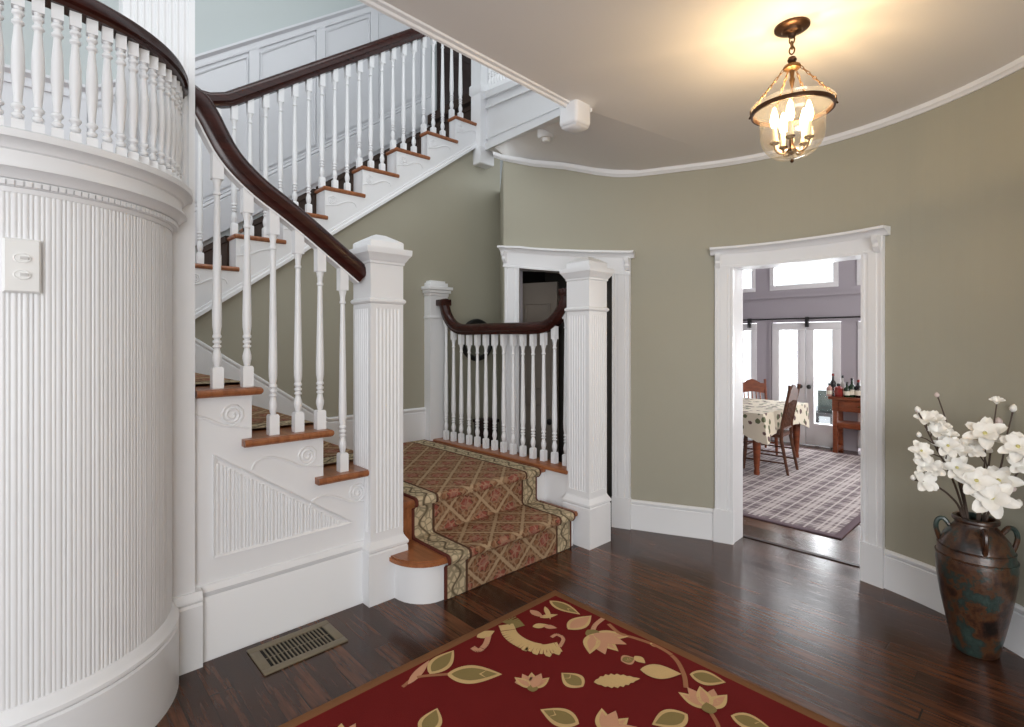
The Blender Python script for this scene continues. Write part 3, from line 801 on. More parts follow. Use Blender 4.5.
# ------------------------------------------------------------------ balusters and rails
RP = [(-.026, -.05), (.026, -.05), (.030, -.028), (.040, -.018), (.043, .004), (.040, .022), (.028, .038), (.012, .046), (-.012, .046), (-.028, .038), (-.040, .022), (-.043, .004), (-.040, -.018), (-.030, -.028)]
def baluster_mesh(m, u, v, z0, z1, w=.0225, bb=.085, bt=.10):
    h = z1 - z0
    m.square(u, v, [(w, z0), (w, z0 + bb - .008), (w*.82, z0 + bb)])
    b = z0 + bb
    prof = [(.011, 0), (.014, .006), (.0205, .035), (.0205, .05), (.014, .078), (.012, .086), (.019, .092), (.019, .098), (.0125, .103), (.0125, .108), (.019, .113), (.019, .121), (.0125, .126), (.0125, .131), (.0195, .137), (.0195, .145), (.0155, .152), (.0205, .19), (.021, .24)]
    rem = h - bb - bt
    top = [(.0125, rem - .10), (.012, rem - .075), (.0165, rem - .070), (.0165, rem - .062), (.0125, rem - .055), (.0145, rem - .03), (.021, rem)]
    prof += [(.021 - .0085*((q - .24)/(rem - .34))**1.0, q) for q in [.24 + (rem - .34)*k/4 for k in range(1, 4)]]
    m.lathe(W(u, v), [(r, b + q) for r, q in prof + top], 12)
    m.square(u, v, [(w, z1 - bt), (w, z1)])
# landing balustrade
lb = thing('balustrade', 'white landing balustrade with a level dark rail sweeping up to a newel at each end', 'balustrade', W(2.95, 3.3, .5), 'stair balustrades')
v0, v1 = BV + .102, cv0
def lu(v): return BU + (cu - BU)*(v - v0)/(v1 - v0)
zr = 1.548
pr = [(v0 + .075, 1.83), (v0 + .092, 1.77), (v0 + .125, 1.69), (v0 + .18, 1.625), (v0 + .26, 1.572), (v0 + .38, zr)]
pl = [(v1 + .0 - (a - v0), z) for a, z in pr][::-1]
pts = [W(lu(a), a, z) for a, z in pr] + [W(lu(3.2), 3.2, zr), W(lu(3.5), 3.5, zr)] + [W(lu(a), a, z) for a, z in pl]
pth = catmull(pts, 5); m = MB(); m.sweep(pth, U, RP)
hr = m.build('handrail', 'rail', lb)
for a, b2 in ((v0 - .002, v0 + .135), (v1 - .135, v1 + .002)):
    m = MB(); m.box(lu(a) - .045, lu(a) + .045, a, b2, 1.775, 1.835, .008); m.build('rail_end', 'rail', hr)
for k in range(14):
    v = 4.017 - .1119*k
    zt = zr - .046
    dd = min(v - v0, v1 - v)
    if dd < .36: zt = lerp_tab([(a - v0, z) for a, z in pr], dd) - .05
    m = MB(); baluster_mesh(m, lu(v) + .005, v, RI*2 + .018, zt, .0205); m.build('baluster', 'white', lb)
# lower flight balustrade
sbal = thing('balustrade', 'white balusters under the dark curved rail left of the front newel', 'balustrade', W(1.0, 2.7, .98), 'stair balustrades')
LR = [(1.392, 1.815), (1.23, 1.932), (1.074, 2.044), (.958, 2.122), (.848, 2.192), (.757, 2.268), (.700, 2.335), (.660, 2.405), (.625, 2.472), (.585, 2.528), (.52, 2.562), (.38, 2.57)]
pth = catmull([W(a, 2.70, z) for a, z in LR], 5); m = MB(); m.sweep(pth, V, [(a*1.12, b*1.12) for a, b in RP]); m.build('handrail', 'rail', sbal)
m = MB(); m.sweep([p for p in pth], V, [(-.028, -.064), (.028, -.064), (.028, -.054), (-.028, -.054)]); m.build('rail_fillet', 'white', sbal)
for x, k in ((217, 5), (247, 5), (273, 4), (298, 4), (320, 4), (342.6, 3)):
    u, _ = plane_v(x, 2.70); zt = lerp_tab([(a, z) for a, z in LR[::-1]], u) - (.06 if u > .75 else .09)
    m = MB(); baluster_mesh(m, u, 2.70, RI*k, zt, .0235, .10, .12); m.build('baluster', 'white', sbal)
# upper flight balustrade
ubal = thing('balustrade', 'white balusters and long dark sloping rail of the upper flight', 'balustrade', W(2.0, 4.27, 2.7), 'stair balustrades')
def uz(u): return 3.20 + max(0, u - 1.06)*.706
m = MB(); m.sweep([W(.70, 4.27, 3.20), W(1.0, 4.27, 3.20), W(1.12, 4.27, uz(1.12) + .0), W(2.2, 4.27, uz(2.2)), W(3.44, 4.27, uz(3.44))], V, [(a*1.1, b*1.12) for a, b in RP]); m.build('handrail', 'rail', ubal)
k = 0; u = .7092
while u < 3.38:
    kk = max(8, math.floor((u - 1.803 + .02)/.337) + 11)
    m = MB(); baluster_mesh(m, u, 4.27, RI*kk + .03, uz(u) - .05, .0215, .09, .12); m.build('baluster', 'white', ubal); u += .1123
# gallery balustrade on the fascia
gb = thing('balustrade', 'short run of white balusters glimpsed on the gallery above the fascia', 'balustrade', fpt(.0, (92, 56)), 'stair balustrades')
tops = []
for k in range(16):
    t_ = .0 + .031*k
    p = fpt(t_, (92.5, 56.5)) - fn*.03
    uu, vv = uv_of(p); m = MB(); baluster_mesh(m, uu, vv, p.z, p.z + .72, .0215, .06, .08); m.build('baluster', 'white', gb); tops.append(p + Z*.76)
m = MB(); m.sweep(tops, -fn, RP); m.build('handrail', 'rail', gb)

# ------------------------------------------------------------------ stair runner carpet
def strip(m, rows, lo, hi, horiz, na=8, th=.0):
    """rows: (a0,a1 range fn) list of (pos_fn) : rows = [(point builder, b)]"""
run = MB()
UL, UR = 1.712, 2.792; UC = (UL + UR)/2
rows = []; b = 0.0
def pushrow(v, z):
    global b
    if rows: b += math.hypot(v - rows[-1][0], z - rows[-1][1])
    rows.append((v, z, b))
pushrow(2.358, .004); pushrow(2.358, RI - .05)
for k in range(6):
    a = -PI/2 + PI*k/5*1.0; pushrow(2.345 - .026*math.cos(a), RI - .018 + .03*math.sin(a))
pushrow(2.45, RI + .012); pushrow(2.58, RI + .012); pushrow(2.68, RI + .014); pushrow(2.692, RI + .03); pushrow(2.692, RI*2 - .055)
for k in range(6):
    a = -PI/2 + PI*k/5; pushrow(2.672 - .026*math.cos(a), RI*2 - .018 + .03*math.sin(a))
NA = 12
for k in range(12): pushrow(2.70 + (4.18 - 2.70)*(k+1)/12, RI*2 + .012)
def cell(r0, r1, uL, uR, mm):
    for q in range(NA):
        ua, ub_ = uL + (uR-uL)*q/NA, uL + (uR-uL)*(q+1)/NA
        mm.add([W(ua, r0[0], r0[1]), W(ub_, r0[0], r0[1]), W(ub_, r1[0], r1[1]), W(ua, r1[0], r1[1])], [[0, 1, 2, 3]], 0,
               [[(ua - UC, r0[2]), (ub_ - UC, r0[2]), (ub_ - UC, r1[2]), (ua - UC, r1[2])]])
for r0, r1 in zip(rows, rows[1:]):
    cell(r0, r1, UL, UR, run)
# side edge thickness
for uu in (UL, UR):
    for r0, r1 in zip(rows, rows[1:]):
        d0 = .012
        run.add([W(uu, r0[0], r0[1]), W(uu, r1[0], r1[1]), W(uu, r1[0] + .012, r1[1] - d0), W(uu, r0[0] + .012, r0[1] - d0)], [[0, 1, 2, 3]], 0, [[(.53, 0)]*4])
# carpet spreading to the left over the landing and up the lower flight
def flat_patch(u0, u1, v0_, v1_, z, nb=4):
    for q in range(6):
        for w_ in range(nb):
            a, b2 = u0 + (u1-u0)*q/6, u0 + (u1-u0)*(q+1)/6; c, d = v0_ + (v1_-v0_)*w_/nb, v0_ + (v1_-v0_)*(w_+1)/nb
            bb = rows[-13][2] - 2.70
            run.add([W(a, c, z), W(b2, c, z), W(b2, d, z), W(a, d, z)], [[0, 1, 2, 3]], 0, [[(max(-.37, a - UC) , c + bb), (max(-.37, b2 - UC), c + bb), (max(-.37, b2 - UC), d + bb), (max(-.37, a - UC), d + bb)]])
flat_patch(1.53, UL, 2.86, 4.16, RI*2 + .012)
va, vb_ = 2.86, 4.12; vc = (va + vb_)/2; bl = 0
prev = None; pr2 = []
for k in range(3, 8):
    z1 = RI*k
    seq = [(ru(k) + .012, RI*(k-1) + .012), (ru(k) + .012, z1 - .05), (ru(k) + .038, z1 - .035), (ru(k) + .046, z1 - .015), (ru(k) + .036, z1 + .008), (ru(k) + .015, z1 + .012), (ru(k+1) + .012, z1 + .012)]
    for (a, z) in seq:
        if pr2: bl += math.hypot(a - pr2[-1][0], z - pr2[-1][1])
        pr2.append((a, z, bl))
sc_ = 1.07/(vb_ - va)
for r0, r1 in zip(pr2, pr2[1:]):
    for q in range(8):
        a, b2 = va + (vb_-va)*q/8, va + (vb_-va)*(q+1)/8
        run.add([W(r0[0], a, r0[1]), W(r0[0], b2, r0[1]), W(r1[0], b2, r1[1]), W(r1[0], a, r1[1])], [[0, 1, 2, 3]], 0,
                [[((a - vc)*sc_, r0[2]), ((b2 - vc)*sc_, r0[2]), ((b2 - vc)*sc_, r1[2]), ((a - vc)*sc_, r1[2])]])
tag(run.build('stair_runner', 'runner', origin=W(2.2, 2.4, 0)), 'patterned red and tan carpet runner covering the steps and landing between two newel posts', 'carpet runner')

# ------------------------------------------------------------------ curved bay on the left
DC = Vector((-1.85, 1.94, 0)); RS = .486
bay = thing('wall_bay', 'curved white beadboard bay with dentil cornice at the left edge', 'bay wall', DC, kind='structure')
def dp(a, r, z=0.0): return DC + Vector((math.cos(a), math.sin(a), 0))*r + Z*z
A0, A1 = math.radians(-165), math.radians(62)
m = MB()
ring = []
arc = (A1 - A0)*RS; pitch = .0265; npx = int(arc/pitch)
offs = [(0, 0), (.10, -.0035), (.2, -.0005), (.32, .0012), (.44, -.0005), (.52, -.003), (.6, 0), (.85, 0.0003)]
for k in range(npx):
    wide = (k % 3 == 2)
    for f, d in offs:
        dd = d
        if wide and .2 < f < .5: dd = 0.0003
        ring.append((A0 + (k + f)*pitch/RS, RS + dd*(.6 if k % 3 else .95)))
vs = []; fs = []
for a, r in ring: vs += [dp(a, r, .27), dp(a, r, 1.915)]
for k in range(len(ring)-1): fs.append([2*k, 2*k+2, 2*k+3, 2*k+1])
m.add(vs, fs); m.build('beadboard', 'white', bay, smooth=60)
def arcsweep(name, prof, a0=A0, a1=A1, n=64, mat='white', parent=None, mm=None):
    m = mm or MB(); aa = [a0 + (a1-a0)*k/n for k in range(n+1)]
    m.sweep([dp(a, 0, 0) for a in aa], [Vector((math.cos(a), math.sin(a), 0)) for a in aa], prof, up=Z)
    return m.build(name, mat, parent or bay, smooth=30)
arcsweep('baseboard', [(.40, 0), (.512, 0), (.512, .262), (.504, .268), (.513, .28), (.512, .292), (.498, .308), (.494, .322), (.486, .33), (.40, .33)])
arcsweep('cornice', [(.40, 1.9), (.49, 1.9), (.492, 1.915), (.500, 1.917), (.500, 1.937), (.510, 1.939), (.515, 1.947), (.530, 1.963), (.540, 1.967), (.540, 1.973),
                     (.522, 1.976), (.522, 2.020), (.530, 2.024), (.534, 2.034), (.548, 2.046), (.562, 2.050), (.5625, 2.072), (.552, 2.078), (.40, 2.08)])
m = MB(); kk = int((A1-A0)*.5/.0195)
for k in range(kk):
    a = A0 + (k+.5)*.0195/.5; d = Vector((math.cos(a), math.sin(a), 0)); t_ = Vector((-d.y, d.x, 0))
    m.xbox(dp(a, .504, 1.926), d*.0055, t_*.0074, Z*.0075)
m.build('dentil_course', 'white', bay)
bb_ = thing('balustrade', 'low white balustrade with curved dark rail on top of the beadboard bay', 'balustrade', DC + Z*2.08, 'stair balustrades')
proto = None
def bay_bal(m, c):
    z0 = 2.078; w = .015
    m.square(*uv_of(c), [(w, z0), (w, z0 + .035), (w*.7, z0 + .04)])
    hh = 2.506 - z0
    prof = [(.010, .04), (.0165, .046), (.0165, .053), (.010, .058), (.010, .064), (.018, .072), (.018, .078), (.011, .084), (.011, .09), (.0165, .15), (.0185, .19), (.017, .24), (.011, .30), (.011, .305), (.017, .312), (.017, .318), (.011, .324), (.011, .332), (.0165, .338), (.0165, .345), (.010, .352), (.014, .36)]
    m.lathe(c, [(r*.9, z0 + q*1.06) for r, q in prof], 12)
    m.square(*uv_of(c), [(w, z0 + .358*1.06), (w, z0 + hh)])
m = MB(); bay_bal(m, Vector((0, 0, 0)))
bmesh0 = None
sp_a = .0455/.508
k = 0; a = math.radians(40) + .26*sp_a
while a > math.radians(-110):
    c = dp(a, .508)
    if bmesh0 is None:
        tmp = thing('tmp', 'x', 'x', (0, 0, 0)); o0 = m.build('baluster', 'white', tmp); bmesh0 = o0.data
        o0.parent = bb_; bpy.data.objects.remove(tmp); o = o0
    else:
        o = o0.copy(); COL.objects.link(o); o.parent = bb_
    o.location = c - Vector(bb_['_o']); o['_o'] = list(c)
    a -= sp_a
arcsweep('handrail', [(.474, 2.504), (.534, 2.504), (.536, 2.516), (.546, 2.524), (.548, 2.545), (.540, 2.564), (.522, 2.577), (.486, 2.577), (.468, 2.564), (.462, 2.545), (.466, 2.524), (.474, 2.516)], mat='rail', parent=bb_)
# pilaster beside the bay
pil = thing('trim_5', 'tall fluted white pilaster between the curved bay and the stairs', 'pilaster', W(.46, 2.66, 0), kind='structure')
m = MB(); pts = []
pu0, pu1 = .30, .558; nfl = 9
pts = [(pu0, 2.64)]
for k in range(nfl):
    c = pu0 + .02 + (pu1 - pu0 - .04)*(k + .5)/nfl; r = .0085
    pts.append((c - r, 2.64))
    for q in range(1, 4): pts.append((c - r*math.cos(PI*q/4), 2.64 + r*.7*math.sin(PI*q/4)))
    pts.append((c + r, 2.64))
pts += [(pu1, 2.64), (pu1, 2.76), (pu0, 2.76)]
m.prism([W(a, b, 2.1) for a, b in pts], (0, 0, 3.0)); m.box(pu0, pu1, 2.64, 2.76, .28, 2.1); m.build('shaft', 'white', pil, smooth=50)
m = MB(); m.sweep([W(pu0 - .1, 2.64, 0), W(pu1 + .026, 2.64, 0)], -V, [(-.14, 0), (.022, 0), (.022, .275), (.014, .285), (.024, .298), (.024, .312), (.010, .335), (-.14, .34)], up=Z); m.build('plinth', 'white', pil)
# wall beyond the bay, out to the left
m = MB(); m.box(-2.6, -.45, 2.68, 2.8, 0, 2.08); tag(m.build('wall_side', 'white'), 'white wall continuing left of the curved bay', 'wall', kind='structure')
# light switch on the bay
aS = math.atan2(-0.36, .33)
# ray through pixel (22,266) onto the bay
s_ = slope(22); dvec = Vector((s_, 1, 0)).normalized(); oc = -DC; bq = oc.dot(dvec); cq = oc.dot(oc) - (RS + .004)**2
tq = -bq - math.sqrt(max(0, bq*bq - cq)); hp = dvec*tq; hz = z_at(266, hp.y)
nd = (hp - DC).normalized(); td = Vector((-nd.y, nd.x, 0))
sw = thing('light_switch', 'white double light switch plate on the curved beadboard bay', 'light switch', hp + Z*hz)
def plate(m, c, ex, ey, n, hx, hy, d, bev):
    o = [(-hx, -hy), (hx, -hy), (hx, hy), (-hx, hy)]
    lo = [c + ex*a + ey*b for a, b in o]; mid = [c + ex*a + ey*b + n*(d*.5) for a, b in o]; hi = [c + ex*(a*(1 - bev/hx)) + ey*(b*(1 - bev/hy)) + n*d for a, b in o]
    m.add(lo + mid + hi, [[0, 1, 5, 4], [1, 2, 6, 5], [2, 3, 7, 6], [3, 0, 4, 7], [4, 5, 9, 8], [5, 6, 10, 9], [6, 7, 11, 10], [7, 4, 8, 11], [8, 9, 10, 11], [3, 2, 1, 0]])
kY = hp.y/FPX
m = MB(); plate(m, hp + Z*hz, td, Z, nd, .044, 27*kY, .012, .006); m.build('plate', 'plastic', sw)
for dz in (7.5, -9):
    c = hp + Z*(hz + dz*kY) + nd*.012
    m = MB(); m.lathe(c, [(.0215, 0), (.0215, .003), (.018, .004), (.016, .002)], 24, ax=(td*1.0, Z*.72, nd)); m.build('rocker_rim', 'plastic', sw)
    m = MB(); m.xbox(c + nd*.006 + td*.004, td*.009, Z*.004 + nd*.003, nd*.004); m.build('toggle', 'plastic', sw)

# ------------------------------------------------------------------ floor register
rg = thing('floor_register', 'brown slotted metal floor register by the stair panelling', 'floor vent', W(.95, 2.485, 0))
u0, u1, v0_, v1_ = .76, 1.142, 2.36, 2.608
m = MB(); fw = .042
for a, b, c, d in ((u0, u1, v0_, v0_ + fw), (u0, u1, v1_ - fw, v1_), (u0, u0 + fw, v0_ + fw, v1_ - fw), (u1 - fw, u1, v0_ + fw, v1_ - fw)): m.box(a, b, c, d, 0.0005, .008, .002)
m.build('frame', 'register', rg)
m = MB(); m.box(u0 + .03, u1 - .03, v0_ + .03, v1_ - .03, 0.0003, .0015); m.build('slot_shade', 'void', rg)  # flat black sheet standing in for the shade between the slats
ns = 17
for k in range(1, ns):
    u = u0 + fw + (u1 - u0 - 2*fw)*k/ns
    m = MB(); m.box(u - .003, u + .003, v0_ + fw, v1_ - fw, .0015, .0065); m.build('slat', 'register', rg)
m = MB(); m.box(u0 + fw, u1 - fw, (v0_+v1_)/2 - .003, (v0_+v1_)/2 + .003, .0015, .003); m.build('cross_bar', 'register', rg)

# ------------------------------------------------------------------ red rug
rm = ['rug_red', 'rug_border', 'rug_tan', 'rug_green', 'rug_pink', 'rug_stem']
rug = MB(); ru0, ru1, rv0, rv1 = .55, 2.232, -.35, 2.008; bw = .046
rug.box(ru0 + bw, ru1 - bw, rv0 + bw, rv1 - bw, .0005, .011, mi=0)
for a, b_, c, d in ((ru0, ru1, rv1 - bw, rv1), (ru0, ru1, rv0, rv0 + bw), (ru0, ru0 + bw, rv0 + bw, rv1 - bw), (ru1 - bw, ru1, rv0 + bw, rv1 - bw)): rug.box(a, b_, c, d, .0005, .012, .003, mi=1)
cropx = lambda x, y: on_floor(370 + x/2.768, 580 + y/2.768, .011)
lay = [0]
def clip_ok(p):
    a, c = uv_of(p); return ru0 + bw < a < ru1 - bw and rv0 + bw < c < rv1 - bw
def poly_flat(pts, mi):
    lay[0] += 1; z = .0112 + .00018*(lay[0] % 14) + .0025*{1: 0, 5: 0, 2: .3, 4: .5, 3: .7}.get(mi, 0)
    pts = [Vector((p.x, p.y, z)) for p in pts]
    q = []
    for p in pts:
        a, c = uv_of(p); q.append(W(min(max(a, ru0 + bw), ru1 - bw), min(max(c, rv0 + bw), rv1 - bw), z))
    rug.add(q, [list(range(len(q)))], mi)
def leaf(p, q, w, outer=2, innr=3, serr=0, fill=.66):
    d = q - p; L = d.length; d.normalize(); s = Vector((-d.y, d.x, 0)); N_ = 16
    def out(k):
        L_, R_ = [], []
        for i in range(N_+1):
            t = i/N_; ww = w*k*math.sin(PI*t**.8)*(1 + (serr*(.5 if i % 2 else -.5)))
            c = p + d*(L*(.5 + (t-.5)*(.5 + k*.5)))
            L_.append(c + s*ww); R_.append(c - s*ww)
        return L_ + R_[1:-1][::-1]
    poly_flat(out(1), outer)
    if innr is not None:
        poly_flat(out(fill), innr)
        c0 = p + d*L*.16; c1 = p + d*L*.86; poly_flat([c0 + s*w*.05, c1 + s*w*.03, c1 - s*w*.03, c0 - s*w*.05], outer)
        for t in (.3, .45, .6):
            for sg in (1, -1):
                a = p + d*L*t; b2 = p + d*L*(t+.14) + s*sg*w*fill*.75; e = d*L*.022; poly_flat([a - e, b2, a + e], outer)
def stem(pts, w, mi=5):
    P = catmull(pts, 6); 
    for i in range(len(P)-1):
        d = (P[i+1]-P[i]).normalized(); s = Vector((-d.y, d.x, 0))*w; poly_flat([P[i]+s, P[i+1]+s, P[i+1]-s, P[i]-s], mi)
def tulip(c, ang, r, n=5):
    for k in range(n):
        a = ang + (k - (n-1)/2)*.42; d = Vector((math.cos(a), math.sin(a), 0)); leaf(c, c + d*r, r*.24, 4 if k % 2 else 2, 5 if k % 2 else 4, fill=.5)
    leaf(c - Vector((math.cos(ang), math.sin(ang), 0))*r*.25, c + Vector((math.cos(ang), math.sin(ang), 0))*r*.25, r*.22, 3, None)
K = cropx
leaf(K(497, 58), K(582, 96), .040); leaf(K(548, 138), K(613, 100), .05, 2, 4)
stem([K(660, 122), K(690, 148), K(730, 160), K(790, 182), K(842, 215), K(868, 260), K(875, 300)], .010)
stem([K(612, 160), K(622, 128), K(645, 108)], .012, 4)
tulip(K(618, 150), math.atan2(-.9, .6), .17, 5)
leaf(K(695, 225), K(735, 218), .035, 4, 3); leaf(K(732, 212), K(762, 232), .022, 2, None)
# curled plume
stem([K(376, 125), K(392, 155), K(430, 180), K(480, 192), K(525, 186)], .038, 2); stem([K(372, 120), K(390, 110), K(412, 132)], .034, 3)
stem([K(525, 186), K(535, 165), K(518, 152), K(502, 160)], .009, 4)
for x, y in ((400, 170), (425, 186), (455, 196), (490, 202), (515, 197)): leaf(K(x, y), K(x + 8, y + 13), .016, 2, None)
leaf(K(443, 84), K(480, 104), .022, 4, None); leaf(K(470, 104), K(520, 96), .018, 2, None); leaf(K(450, 130), K(492, 124), .022, 2, None); leaf(K(480, 128), K(518, 134), .018, 4, None); leaf(K(484, 74), K(500, 110), .014, 2, None)
stem([K(330, 148), K(320, 180), K(300, 196), K(284, 188)], .014, 4); leaf(K(296, 160), K(345, 142), .03, 2, None)
leaf(K(165, 262), K(232, 196), .052); leaf(K(212, 262), K(366, 262), .062); leaf(K(105, 290), K(165, 222), .02, 4, None); stem([K(90, 296), K(130, 270), K(215, 262)], .008)
leaf(K(748, 250), K(862, 262), .05); leaf(K(885, 262), K(985, 285), .05); leaf(K(775, 175), K(800, 188), .012, 2, None)
leaf(K(590, 296), K(530, 258), .05); leaf(K(620, 285), K(748, 275), .042, 2, 4, .25); leaf(K(400, 285), K(490, 282), .03, 4, 5)
tulip(K(450, 300), math.pi*.5, .10, 5)
# continue the pattern over the rest of the rug, towards the camera
rr = random.Random(4)
for (a, c) in ((1.95, .95), (1.55, 1.15), (1.15, 1.05), (1.9, .45), (1.4, .55), (.95, .6), (.8, 1.25), (1.9, -.05), (1.4, .0), (.85, .05), (1.0, 1.55), (.8, 1.75)):
    p = W(a, c, 0); an = rr.uniform(0, 6.28)
    tulip(p, an, .13, 5); d = Vector((math.cos(an+2), math.sin(an+2), 0)); leaf(p + d*.1, p + d*.26, .05); d = Vector((math.cos(an-2), math.sin(an-2), 0)); leaf(p + d*.08, p + d*.22, .045)
    stem([p, p - Vector((math.cos(an), math.sin(an), 0))*.12, p + Vector((math.cos(an+2.6), math.sin(an+2.6), 0))*.24], .008)
tag(rug.build('area_rug', rm, origin=W(1.4, .8, 0)), 'red floral area rug with tan leaves and brown border on the dark floor', 'rug')

# ------------------------------------------------------------------ round mirror and dark chest beyond the landing
mu, mY = plane_v(477, 4.2); mz = z_at(340, mY)
t = thing('wall_mirror', 'round mirror in a dark frame on the olive wall behind the landing rail', 'mirror', W(mu, 4.2, mz))
m = MB(); n_ = 32; m.tube([W(mu + .195*math.cos(2*PI*k/n_), 4.2, mz + .195*math.sin(2*PI*k/n_)) for k in range(n_)], .027, 10, close=True); m.build('frame', 'black', t)
m = MB(); m.lathe(W(mu, 4.205, mz), [(.195, 0), (.195, .008)], 32, ax=(U, Z, -V)); m.build('mirror_glass', 'mirror', t)
t = thing('storage_cabinet', 'low dark cabinet against the wall seen between the landing balusters', 'cabinet', W(3.32, 3.89, 0))
m = MB(); m.box(3.225, 3.405, 3.815, 3.965, .06, .645, .008); m.build('body', 'doorwood', t)
m = MB(); m.box(3.21, 3.415, 3.80, 3.975, .645, .675, .008); m.build('top', 'doorwood', t)
m = MB(); m.box(3.245, 3.385, 3.808, 3.816, .10, .60, .004); m.build('door', 'doorwood', t)
for a in (3.23, 3.365):
    for c in (3.82, 3.925):
        m = MB(); m.box(a, a + .035, c, c + .035, 0, .06); m.build('foot', 'doorwood', t)

# ------------------------------------------------------------------ passage behind door_1
m = MB()
def wseg(p, q, h=2.62, t=.06):
    p, q = Vector((*p, 0)), Vector((*q, 0)); d = (q - p).normalized(); n_ = Vector((-d.y, d.x, 0))*t; m.prism([p, q, q + n_, p + n_], (0, 0, h))
wseg((-.10, 6.6), (-.055, 4.74)); wseg((1.55, 6.6), (-.10, 6.6)); wseg((.95, 4.075), (.37, 5.05)); wseg((.37, 5.05), (1.55, 6.6))
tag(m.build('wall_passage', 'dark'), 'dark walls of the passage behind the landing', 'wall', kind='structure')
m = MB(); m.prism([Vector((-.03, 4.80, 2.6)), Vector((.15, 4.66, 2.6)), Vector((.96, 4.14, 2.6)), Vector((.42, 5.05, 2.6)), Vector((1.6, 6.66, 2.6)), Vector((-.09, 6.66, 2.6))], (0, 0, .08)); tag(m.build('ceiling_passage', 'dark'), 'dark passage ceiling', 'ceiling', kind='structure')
d0 = Vector((slope(519)*4.9, 4.9, 0)); d1 = Vector((slope(557)*4.72, 4.72, 0)); dd = (d1 - d0).normalized(); dn = Vector((dd.y, -dd.x, 0))
t = thing('door_4', 'shade-darkened panelled door standing ajar in the dark passage', 'door', d0, kind='structure')
m = MB(); m.prism([d0, d1, d1 - dn*.04, d0 - dn*.04], (0, 0, 1.98)); m.build('door_leaf', 'passage', t)
Lw = (d1-d0).length
for z0, z1 in ((.2, .85), (1.0, 1.78)):
    m = MB(); a = d0 + dd*.07; b2 = d0 + dd*(Lw - .07)
    m.tube([a + Z*z0, b2 + Z*z0, b2 + Z*z1, a + Z*z1], .010, 6, close=True); m.build('panel_moulding', 'passage', t)
kp = d0 + dd*(Lw - .05) + dn*.05; kz = z_at(421, 4.75)
m = MB(); m.lathe(kp + Z*kz, [(.012, -.05), (.012, -.015), (.028, .0), (.028, .012), (.012, .026)], 14, ax=(dd, Z, dn)); m.build('door_knob', 'black', t)

# ------------------------------------------------------------------ dining room shell
UF = 7.9
def vx(x): return plane_u(x, UF)[0]
def zx(y, x=810): return z_at(y, plane_u(x, UF)[1])
VL, VR = 3.40, -.9
# far wall in pieces around the openings
openings = []   # (v_hi, v_lo, z0, z1)
lw = (VL - .02, vx(757), .05, 1.70); fd_ = (vx(772.5), vx(841), .0, 1.70); rw = (vx(858), .55, .05, 1.70)
t1 = (VL - .02, vx(755.5), 2.16, 2.53); t2 = (vx(770), vx(838.5), 2.16, 2.53); t3 = (vx(857), .55, 2.16, 2.53)
m = MB()
def wbox(va_, vb2, z0, z1, mi=0, u0=UF, u1=UF + .14): m.box(u0, u1, min(va_, vb2), max(va_, vb2), z0, z1, mi=mi)
wbox(VL, VR, 1.70, 2.16); wbox(VL, VR, 2.53, 3.0)
wbox(lw[1], fd_[0], 0, 1.70); wbox(fd_[1], rw[0], 0, 1.70); wbox(rw[1], VR, 0, 1.70); wbox(t1[1], t2[0], 2.16, 2.53); wbox(t2[1], t3[0], 2.16, 2.53); wbox(t3[1], VR, 2.16, 2.53)
tag(m.build('wall_far', 'mauve'), 'mauve grey far wall of the dining room around the glass doors', 'wall', kind='structure')
m = MB(); m.box(3.75, UF + .14, VL, VL + .1, 0, 3.0); m.box(4.2, UF + .14, VR - .1, VR, 0, 3.0); m.box(3.6, 3.7, VR - 1.2, -.45, 0, 3.0)
tag(m.build('wall_dining', 'mauve'), 'mauve grey side walls of the dining room', 'wall', kind='structure')
m = MB(); m.prism([W(3.75, 2.45, 2.8), W(3.75, VL, 2.8), W(UF + .1, VL, 2.8), W(UF + .1, VR, 2.8), W(4.2, VR, 2.8), W(4.05, .3, 2.8)], (0, 0, .1)); tag(m.build('ceiling_dining', 'ceiling'), 'pale dining room ceiling', 'ceiling', kind='structure')
def sash(nm, lab, va_, vb2, z0, z1, fr, parts=(), handles=False):
    a, b2 = min(va_, vb2), max(va_, vb2)
    t = thing(nm, lab, 'window' if 'window' in nm else 'glass door', W(UF, (a+b2)/2, z0), kind='structure')
    mm = MB(); mm.box(UF - .02, UF + .06, a, b2, z0, z0 + fr[1], .006); mm.box(UF - .02, UF + .06, a, b2, z1 - fr[2], z1, .006); mm.box(UF - .02, UF + .06, a, a + fr[0], z0 + fr[1], z1 - fr[2], .006); mm.box(UF - .02, UF + .06, b2 - fr[0], b2, z0 + fr[1], z1 - fr[2], .006)
    mm.build('frame', 'white', t)
    mm = MB(); mm.box(UF + .018, UF + .024, a + fr[0] - .005, b2 - fr[0] + .005, z0 + fr[1] - .005, z1 - fr[2] + .005); mm.build('glass_pane', 'pane', t)
    return t
vm = vx(806)
a = sash('door_5', 'left white glazed french door at the far end of the dining room', vm + .004, fd_[0], 0.01, 1.69, (.10, .30, .10))
b2 = sash('door_6', 'right white glazed french door behind the console table in the dining room', fd_[1], vm - .004, 0.01, 1.69, (.10, .30, .10))
for r_, vv in ((a, vm + .055), (b2, vm - .055)):
    m = MB(); m.lathe(W(UF - .02, vv, z_at(387, 7.1)), [(.012, 0), (.012, .02), (.03, .035), (.03, .05), (.015, .062)], 14, ax=(V, Z, -U)); m.build('door_knob', 'black', r_)
sash('window_1', 'tall white window left of the french doors', lw[0], lw[1], .05, 1.69, (.08, .3, .10))
sash('window_2', 'tall white window right of the french doors', rw[0], rw[1], .05, 1.69, (.08, .3, .10))
sash('window_3', 'left transom window high on the far dining wall', t1[0], t1[1], 2.16, 2.53, (.05, .06, .04))
